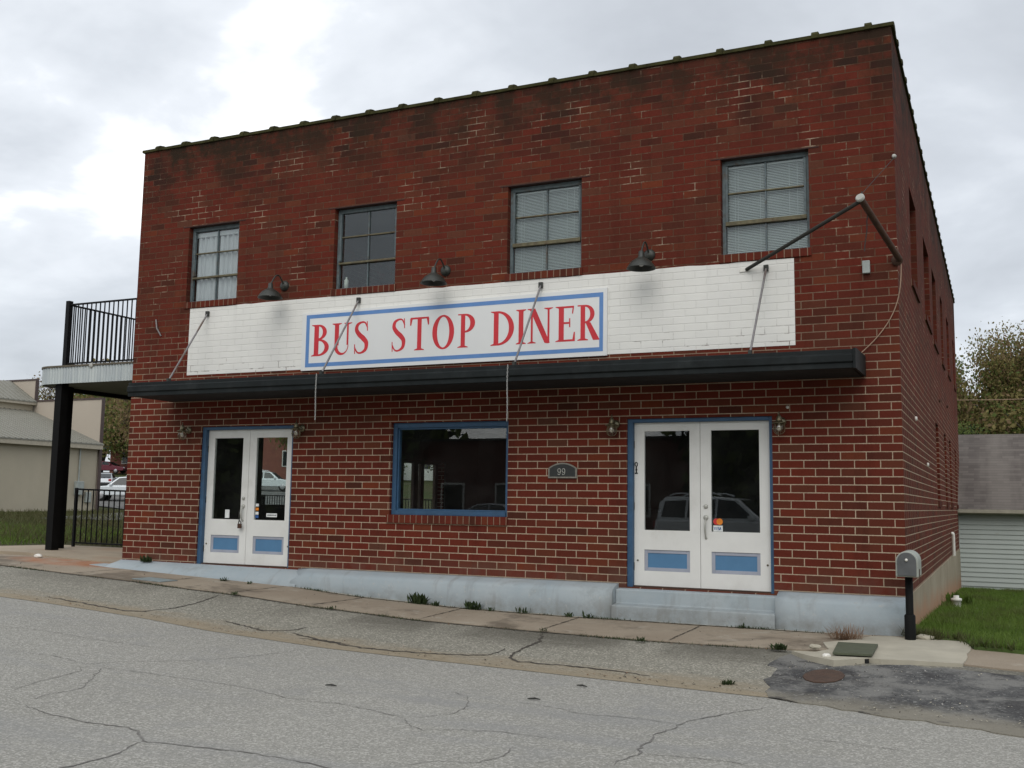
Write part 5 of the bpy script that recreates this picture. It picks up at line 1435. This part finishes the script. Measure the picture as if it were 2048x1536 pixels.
fence('picket_fence', 'black metal picket fence closing the patio beside the brick building', (-16.50, 2.50), (-12.56, 3.75), lambda x, y: TZ(x, y) + .03, 1.20, .118)
fence('picket_fence', 'far black metal picket fence seen through the diner glass', (-24.5, 16.0), (-12.6, 15.2), lambda x, y: TZ(x, y), 1.06, .11)

# ------------------------------------------------------------------ cream building to the left
CB = thing('cream_building', 'long cream stucco building with grey metal roofs left of the diner', 'building', (-38.5, 18, .2))
XW = -38.5; bz0 = -.2
m = MB(); m.box(-52, XW, 6, 23.6, bz0, 3.30); m.build('wall', 'cream', CB, True)
m = MB(); m.box(XW - .02, XW + .32, 5.9, 23.62, 3.30, 3.50); m.build('fascia', 'cream_trim', CB, True)
def slope(x0, z0, x1, z1, y0, y1, name):
    m = MB(); th = .06; n = int((y1 - y0) / .30)
    m.add([(x0, y0, z0), (x0, y1, z0), (x1, y1, z1), (x1, y0, z1), (x0, y0, z0 - th), (x0, y1, z0 - th), (x1, y1, z1 - th), (x1, y0, z1 - th)], [(0, 1, 2, 3), (7, 6, 5, 4), (0, 4, 5, 1), (1, 5, 6, 2), (2, 6, 7, 3), (3, 7, 4, 0)])
    for k in range(n):
        y = y0 + .15 + k * .30
        m.add([(x0 + .01, y - .03, z0 + .001), (x0 + .01, y + .03, z0 + .001), (x1, y + .03, z1 + .001), (x1, y - .03, z1 + .001), (x0 + .01, y - .015, z0 + .035), (x0 + .01, y + .015, z0 + .035), (x1, y + .015, z1 + .035), (x1, y - .015, z1 + .035)], [(4, 5, 6, 7), (0, 4, 7, 3), (1, 2, 6, 5), (0, 1, 5, 4)])
    return m.build(name, 'metal_roof', CB, True, fix=False)
slope(XW + .34, 3.56, -43.15, 5.29, 5.9, 23.66, 'roof')
m = MB(); m.box(-52, -43.15, 6, 23.6, 3.3, 5.62); m.build('clerestory_wall', 'cream', CB, True)
m = MB(); m.box(-43.16, -42.92, 5.95, 23.62, 5.58, 5.72); m.build('fascia', 'cream_trim', CB, True)
slope(-42.9, 5.76, -44.85, 6.86, 5.9, 23.66, 'roof')
slope(-48.5, 5.0, -44.86, 6.86, 5.9, 23.66, 'roof')
m = MB(); m.box(-43.1, XW + .05, 23.66, 23.76, bz0, 5.76); m.box(-52, -43.1, 23.66, 23.76, bz0, 6.86); m.build('gable_wall', 'cream2', CB, True)
m = MB(); m.box(-43.08, XW + .05, 23.62, 23.80, 5.76, 5.84); m.box(-52, -43.06, 23.62, 23.80, 6.86, 6.94); m.box(XW + .05, XW + .10, 23.62, 23.80, bz0, 5.84); m.box(-43.1, -43.04, 23.62, 23.80, 5.84, 6.86); m.build('parapet_trim', 'brown_trim', CB, True)
m = MB(); m.tube([(XW + .06, 22.5, 3.3), (XW + .06, 22.5, .9)], .035, 8); m.build('conduit', 'box_grey', CB, True)
m = MB(); m.box(XW, XW + .18, 22.3, 22.75, 1.1, 1.75); m.box(XW, XW + .15, 22.95, 23.25, .75, 1.25); m.build('electric_meter', 'box_grey', CB, True, bevel=.02)

# ------------------------------------------------------------------ garage on the right
GR = thing('siding_garage', 'low garage with pale grey-green siding and a dark shingle roof', 'garage', (4, 17.6, -1.15))
gy0 = 17.55
m = MB(); z = -1.25
m.cur = 0
while z < .96:
    m.prism([(gy0, z + .002), (gy0 - .034, z), (gy0 - .004, z + .124), (gy0, z + .124)], -.02, 10., 'x'); z += .126
m.build('front_siding', 'siding', GR, True)
m = MB(); m.box(-.02, 10., gy0 + .001, 24.5, -1.3, .96); m.build('wall', 'siding', GR, True)
m = MB(); m.box(-.07, .02, gy0 - .035, gy0 - .018, -1.25, .94); m.build('corner_trim', 'siding', GR, True)
m = MB(); m.prism([(gy0 - .35, 1.0), (gy0 - .33, 1.06), (21.2, 3.32), (25.0, 1.0), (24.9, .98), (21.2, 3.20)], -.35, 10.4, 'x'); m.build('roof', 'shingle', GR, True)
m = MB(); m.prism([(gy0 - .37, .93), (gy0 - .43, .96), (gy0 - .43, 1.05), (gy0 - .36, 1.05)], -.35, 10.4, 'x'); m.box(-.34, 10.3, gy0 - .34, gy0 - .02, .955, .985); m.build('gutter', 'gutter', GR, True)
m = MB(); m.box(.9, .98, gy0 - .028, gy0 - .012, .38, .42); m.build('vent', 'gutter', GR, True)

# ------------------------------------------------------------------ trees behind
OL = ['leaf_olive', 'leaf_red', 'leaf_green']
tree('budding_tree', 'tall olive-brown budding tree rising straight behind the shingle garage', (1.3, 52, -1.2), 12.6, .75, 3.2, 80000, .085, OL, [.55, .25, .2], 11, 4, 'trees behind the garage', .32, .08, 1.15)
tree('budding_tree', 'olive-brown budding tree behind the garage against the brick corner', (-2.4, 50, -1.2), 11.6, .8, 3.0, 75000, .085, OL, [.45, .3, .25], 12, 4, 'trees behind the garage', .28, .08, 1.15)
tree('budding_tree', 'wide budding tree behind the right end of the garage', (6.4, 50, -1.2), 12.2, .85, 2.8, 70000, .085, OL, [.5, .2, .3], 13, 4, 'trees behind the garage', .3, .08, 1.15)
tree('budding_tree', 'farther budding tree right of the garage', (13.5, 54, -1.2), 12.5, .8, 3, 14000, .16, OL, [.4, .2, .4], 14, 4, 'trees behind the garage', .3, .3, 1.1)
for i, (x, y, h, lab) in enumerate(((-1.0, 42, 6.2, 'green bush behind the garage roof next to the brick corner'), (1.8, 43, 5.6, 'green bush over the middle of the garage roof'), (4.6, 42, 6.4, 'green bush over the right of the garage roof'), (8.4, 43, 6.0, 'green bush far right behind the garage'))):
    shrub('green_bush', lab, (x, y, -1.2), h, 2.2, 16000, .085, ['leaf_green', 'leaf_dark', 'leaf_olive'], 40 + i, 'bushes behind the garage')
BR = ['leaf_red', 'leaf_olive', 'leaf_green']
tree('bare_tree', 'half-bare spring tree hidden mostly by the diner near the white SUV', (-49.0, 62.5, 1.2), 12.5, .9, 2.4, 9000, .12, BR, [.45, .4, .15], 21, 4, 'half-bare trees on the left', .3, .35, 1.3)
tree('bare_tree', 'half-bare tree rising over the stepped cream wall', (-66, 54, 1.2), 12.0, .9, 2.8, 6000, .12, BR, [.6, .3, .1], 22, 4, 'half-bare trees on the left', .3, .4, 1.2)
tree('bare_tree', 'pinkish budding tree above the metal roof at the far left', (-83.5, 46, 1.5), 14.2, .8, 4, 7000, .12, BR, [.85, .15, 0], 23, 4, 'half-bare trees on the left', .35, .35, 1.1)
tree('bare_tree', 'half-bare tree above the porch edge behind the cream roof', (-78.5, 55, 1.5), 10.6, .75, 4, 5000, .12, BR, [.3, .5, .2], 24, 4, 'half-bare trees on the left', .3, .4, 1.1)
tree('bare_tree', 'greenish tree close to the brick corner beyond the parking lot', (-63, 74, 2.6), 14, .85, 3, 14000, .14, BR, [.2, .4, .4], 25, 4, 'half-bare trees on the left', .35, .3, 1.3)
tree('bare_tree', 'leafy tree beyond the far house', (-88, 92, 4.4), 13, .9, 3, 8000, .18, BR, [.3, .3, .4], 26, 4, 'half-bare trees on the left', .35, .3, 1.3)
for i, (x, y, h, n, w_, lab) in enumerate(((-96.5, 84, 12, 16000, (.25, .45, .30), 'budding tree standing left of the far brick house'), (-104, 98, 14, 16000, (.35, .40, .25), 'tall budding tree rising behind the far brick house'), (-90.5, 78, 9.5, 9000, (.15, .45, .40), 'small greenish tree touching the brick corner above the red sedan'), (-112, 92, 13, 12000, (.45, .35, .20), 'budding tree glimpsed over the tall cream wall'))):
    tree('bare_tree', lab, (x, y, TZ(x, y) - .1), h, .9, 1.8, n, .12, BR, list(w_), 120 + i, 4, 'half-bare trees on the left', .3, .25, 1.4)
m = MB(); m.tube([(-30, 44, 7.2)] + [(x, 44, 6.9 - .5 * math.sin(math.pi * (x + 30) / 70)) for x in range(-20, 40, 6)] + [(40, 44, 7.6)], .018, 5)
# far wire crossing before the trees
wirez = 5.9
m = MB(); m.tube([(x, 38, 5.98 + .004 * (x - 2) ** 2 - .06 * x * .0) for x in range(-14, 22, 3)], .014, 5)
single(m, 'power_line', 'cable', 'pale power line crossing before the trees on the right', 'power line', (4, 38, 5.9))

# ------------------------------------------------------------------ far cars and house
def car(name, label, loc, rz, paint, suv=True, group=None, roof_rack=False):
    root = thing(name, label, 'car', loc, rz, group)
    L, Wd = (4.6, 1.84) if suv else (4.7, 1.80); hw = Wd / 2
    if suv:
        body = [(-2.28, .42), (2.22, .40), (2.30, .62), (2.24, .96), (1.1, 1.07), (-2.26, 1.07), (-2.32, .7)]
        cab = [(-2.24, 1.07), (1.05, 1.07), (.25, 1.72), (-.6, 1.79), (-2.0, 1.77), (-2.22, 1.6)]
        win = [((-2.1, 1.14), (-1.35, 1.14), (-1.35, 1.66), (-2.02, 1.62)), ((-1.27, 1.14), (-.42, 1.14), (-.42, 1.69), (-1.27, 1.67)), ((-.34, 1.14), (.78, 1.14), (.18, 1.64), (-.34, 1.69))]; wr = .37; wx = (1.42, -1.42)
    else:
        body = [(-2.32, .36), (2.30, .34), (2.36, .52), (2.28, .74), (1.0, .93), (-1.7, .97), (-2.30, .92), (-2.38, .6)]
        cab = [(-1.75, .96), (1.05, .93), (.25, 1.37), (-.35, 1.43), (-1.1, 1.38)]
        win = [((-1.5, 1.0), (-.45, 1.0), (-.45, 1.37), (-1.05, 1.33)), ((-.37, 1.0), (.8, .99), (.2, 1.32), (-.37, 1.37))]; wr = .32; wx = (1.40, -1.42)
    m = MB(); m.prism(body, -hw, hw, 'y')
    n = len(cab); ztop = max(p[1] for p in cab); zb0 = min(p[1] for p in cab)
    def taper(z): return hw - .06 - .20 * (z - zb0) / (ztop - zb0)
    vs = [(x, -taper(z), z - .01) for x, z in cab] + [(x, taper(z), z - .01) for x, z in cab]
    m.add(vs, [(i, (i + 1) % n, n + (i + 1) % n, n + i) for i in range(n)] + [tuple(range(n - 1, -1, -1)), tuple(range(n, 2 * n))])
    m.build('body', paint, root, bevel=.05)
    for sgn in (-1, 1):
        for w_ in win:
            m = MB(); m.quad(*[(x, sgn * (taper(z) + .012), z) for x, z in w_]); m.build('window', 'car_glass', root, fix=False)
    i0 = 1; p, q = cab[1], cab[2]
    m = MB(); off = .015
    m.quad((p[0] - .06 + off, -taper(p[1]) + .1, p[1] + .05), (p[0] - .06 + off, taper(p[1]) - .1, p[1] + .05), (q[0] + .05 + off, taper(q[1]) - .06, q[1] - .03), (q[0] + .05 + off, -taper(q[1]) + .06, q[1] - .03)); m.build('windscreen', 'car_glass', root, fix=False)
    p, q = (cab[0], cab[-1]); 
    m = MB(); m.quad((p[0] - .02, -hw + .2, p[1] + .06), (p[0] - .02, hw - .2, p[1] + .06), (q[0] - .02, hw - .28, q[1] - .03), (q[0] - .02, -hw + .28, q[1] - .03)); m.build('rear_window', 'car_glass', root, fix=False)
    for x in wx:
        for sgn in (-1, 1):
            m = MB(); m.lathe([(0, -.11), (wr * .62, -.11), (wr * .95, -.10), (wr, -.06), (wr, .06), (wr * .95, .10), (wr * .62, .11), (0, .11)], (x, sgn * (hw - .11), wr), 20, 'y'); w_ = m.build('wheel', 'tyre', root)
            m = MB(); m.lathe([(0, sgn * .118), (wr * .55, sgn * .118), (wr * .62, sgn * .108)], (x, sgn * (hw - .11), wr), 16, 'y'); m.build('rim', 'rim', w_)
    zl = .80 if suv else .66
    for sgn in (-1, 1):
        MB().box(2.18, 2.32, sgn * (hw - .30) - .17, sgn * (hw - .30) + .17, zl - .05, zl + .09).build('headlight', 'lampclear', root, bevel=.02)
        MB().box(-2.37, -2.24, sgn * (hw - .20) - .12, sgn * (hw - .20) + .12, zl + .02, zl + .22).build('tail_light', 'lampred', root, bevel=.02)
    MB().box(2.16, 2.36, -hw + .08, hw - .08, .36, .52).build('bumper', 'car_dark', root, bevel=.03)
    MB().box(-2.40, -2.2, -hw + .08, hw - .08, .38, .55).build('bumper', 'car_dark', root, bevel=.03)
    for sgn in (-1, 1):
        MB().box(.62, .80, sgn * (hw - .02) - .11, sgn * (hw - .02) + .11, zb0 + .02, zb0 + .16).build('mirror', paint, root, bevel=.02)
    if roof_rack:
        m = MB()
        for sgn in (-1, 1): m.tube([(-1.9, sgn * .62, 1.79), (-1.7, sgn * .62, 1.86), (-.5, sgn * .62, 1.88), (-.25, sgn * .62, 1.80)], .022, 6)
        m.build('roof_rack', paint, root)
    return root
def onT(x, y): return (x, y, TZ(x, y) + .05)
rgt = math.atan2(Rt.y, Rt.x)
car('parked_suv', 'silver white SUV parked side-on beyond the patio fence', onT(-56.9, 43.45), rgt + math.pi + .12, 'car_white', True, 'cars parked in the lot', True)
car('parked_suv', 'white SUV parked in the lot as seen through the left door glass', onT(-59.5, 63.5), rgt - .05, 'car_white', True, 'cars parked in the lot', True)
car('parked_sedan', 'silver sedan seen from behind with a red tail light', onT(-68.3, 52.4), math.atan2(Fw.y, Fw.x) + .25, 'car_silver', False, 'cars parked in the lot')
car('parked_sedan', 'dark red sedan parked far off before the brick house', onT(-92.3, 75.6), rgt - .15, 'car_red', False, 'cars parked far off')
# far brick house
HX = thing('brick_house', 'far low brick house with a dark green roof beyond the cars', 'house', (-92.2, 83, TZ(-92, 83)))
hz_ = TZ(-90, 84)
m = MB(); m.box(-4.5, 8, -3, 3, -.2, 2.8); m.build('wall', 'brick_far', HX)
m = MB(); m.prism([(-3.6, 2.75), (3.6, 2.75), (0, 5.2)], -5.2, 8.6, 'x'); m.build('roof', 'roof_green', HX)
for x in (-2.6, 1.2, 4.8):
    f = MB().box(x - .5, x + .5, -3.06, -2.98, 1.0, 2.4).build('window', 'white_trim', HX); MB().box(x - .40, x + .40, -3.075, -3.055, 1.1, 2.3).build('pane', 'car_glass', f)
HX.rotation_euler = (0, 0, rgt)
# gabled brick hall seen through the glass
HL = thing('brick_hall', 'red brick hall with white gable trim beyond the parking lot', 'building', (-70, 84, TZ(-70, 84)), rgt)
m = MB(); m.prism([(-9, -.2), (9, -.2), (9, 4.2), (0, 7.2), (-9, 4.2)], -3, 9, 'y'); m.build('wall', 'brick_far', HL)
for sgn in (-1, 1):
    m = MB(); m.prism([(0, 7.25), (sgn * 9.4, 4.1), (sgn * 9.4, 4.35), (0, 7.55)], -3.3, 9.3, 'y'); r_ = m.build('roof', 'tar', HL)
    m = MB(); m.prism([(0, 6.95), (sgn * 9.4, 3.85), (sgn * 9.4, 4.2), (0, 7.3)], -3.36, -3.31, 'y'); m.build('gable_trim', 'white_trim', HL)
for x in (-6, -2, 2, 6):
    f = MB().box(x - .6, x + .6, -3.06, -2.98, 1.5, 3.3).build('window', 'white_trim', HL); MB().box(x - .5, x + .5, -3.08, -3.06, 1.6, 3.2).build('pane', 'car_glass', f)
PH = thing('pale_house', 'far pale house with a grey roof glimpsed through the centre window', 'house', (-62, 100, TZ(-62, 100)), R(33))
m = MB(); m.box(-10, 10, -4, 4, -.2, 3.6); m.build('wall', 'white_trim', PH)
m = MB(); m.prism([(-4.6, 3.55), (4.6, 3.55), (0, 6.4)], -10.8, 10.8, 'x'); m.build('roof', 'metal_roof', PH)
for x in (-6, -2, 2, 6):
    MB().box(x - .5, x + .5, -4.05, -3.98, 1.2, 2.7).build('window', 'car_glass', PH)
for i, (x, y, lab) in enumerate(((-57.5, 93.5, 'green bush on the bank before the pale house at its right'), (-64, 90, 'green bush on the bank before the pale house at its left'))):
    shrub('green_bush', lab, (x, y, TZ(x, y) - .1), 3.0, 2.6, 2500, .22, ['leaf_green', 'leaf_dark'], 140 + i, 'bushes on the far bank')
# light pole by the lot
m = MB(); m.tube([(-72., 60.5, TZ(-72, 60)), (-72., 60.5, TZ(-72, 60) + 5.5)], [.07, .05], 8)
single(m, 'light_pole', 'galv', 'thin grey pole standing beyond the silver sedan', 'pole', (-72, 60.5, TZ(-72, 60)))

# ------------------------------------------------------------------ across the street (mirrored in the glass)
for i, (x, h, lab) in enumerate(((-34.5, 4.2, 'dark hedge bush across the street nearest the store'), (-39, 4.6, 'dark hedge bush across the street in the middle of the row'), (-45.5, 4.4, 'dark hedge bush across the street at the left of the row'), (-52, 4.8, 'dark hedge bush across the street at the far left'))):
    shrub('hedge_bush', lab, (x, -35 - (i % 2), -.45), h, 3.4, 5000, .32, ['leaf_dark'], 80 + i, 'hedge bushes across the street')
AC = thing('brick_store', 'low dark brick store across the street mirrored in the glass', 'building', (-16, -36, -.45))
m = MB(); m.box(-14.5, 14, -5, 1, -.2, 4.7); m.build('wall', 'brick_refl', AC)
m = MB(); m.box(-14.6, 14.1, -5.1, 1.1, 4.7, 4.82); m.build('coping', 'tar', AC)
for x in (-12.5, -9.2, -6, -2.5, 1, 4.5, 8, 11.5):
    f = MB().box(x - .7, x + .7, .98, 1.05, .9, 2.5).build('window', 'white_trim', AC); MB().box(x - .6, x + .6, 1.04, 1.07, 1.0, 2.4).build('pane', 'car_glass', f)
DK = ['leaf_dark', 'leaf_green']
for i, (x, y, h, lab) in enumerate(((-34, -38, 8.5, 'dark leafy tree across the street just left of the brick store'), (-43, -39, 9, 'dark leafy tree across the street third from the store'), (-50, -42, 9.5, 'dark leafy tree across the street at the far left end'), (-6, -31, 9.5, 'dark leafy tree across the street opposite the right doors'), (-1.5, -33, 10, 'dark leafy tree across the street beyond the mailbox'), (4.5, -32, 9, 'dark leafy tree across the street at the far right'), (-37, -33, 9, 'dark leafy tree across the street left of the store'))):
    tree('leafy_tree', lab, (x, y, -.4), h, .85, 1.6, 15000, .20, DK, [.5, .5], 70 + i, 4, 'trees across the street', .3, .1, 1.3)
car('parked_sedan', 'silver sedan parked across the street mirrored in the picture window', (-21.5, -31.5, -.42), R(172), 'car_silver', False, 'cars across the street')
car('parked_suv', 'white SUV parked across the street mirrored in the right doors', (-6.2, -17.9, -.46), R(4), 'car_white', True, 'cars across the street', True)
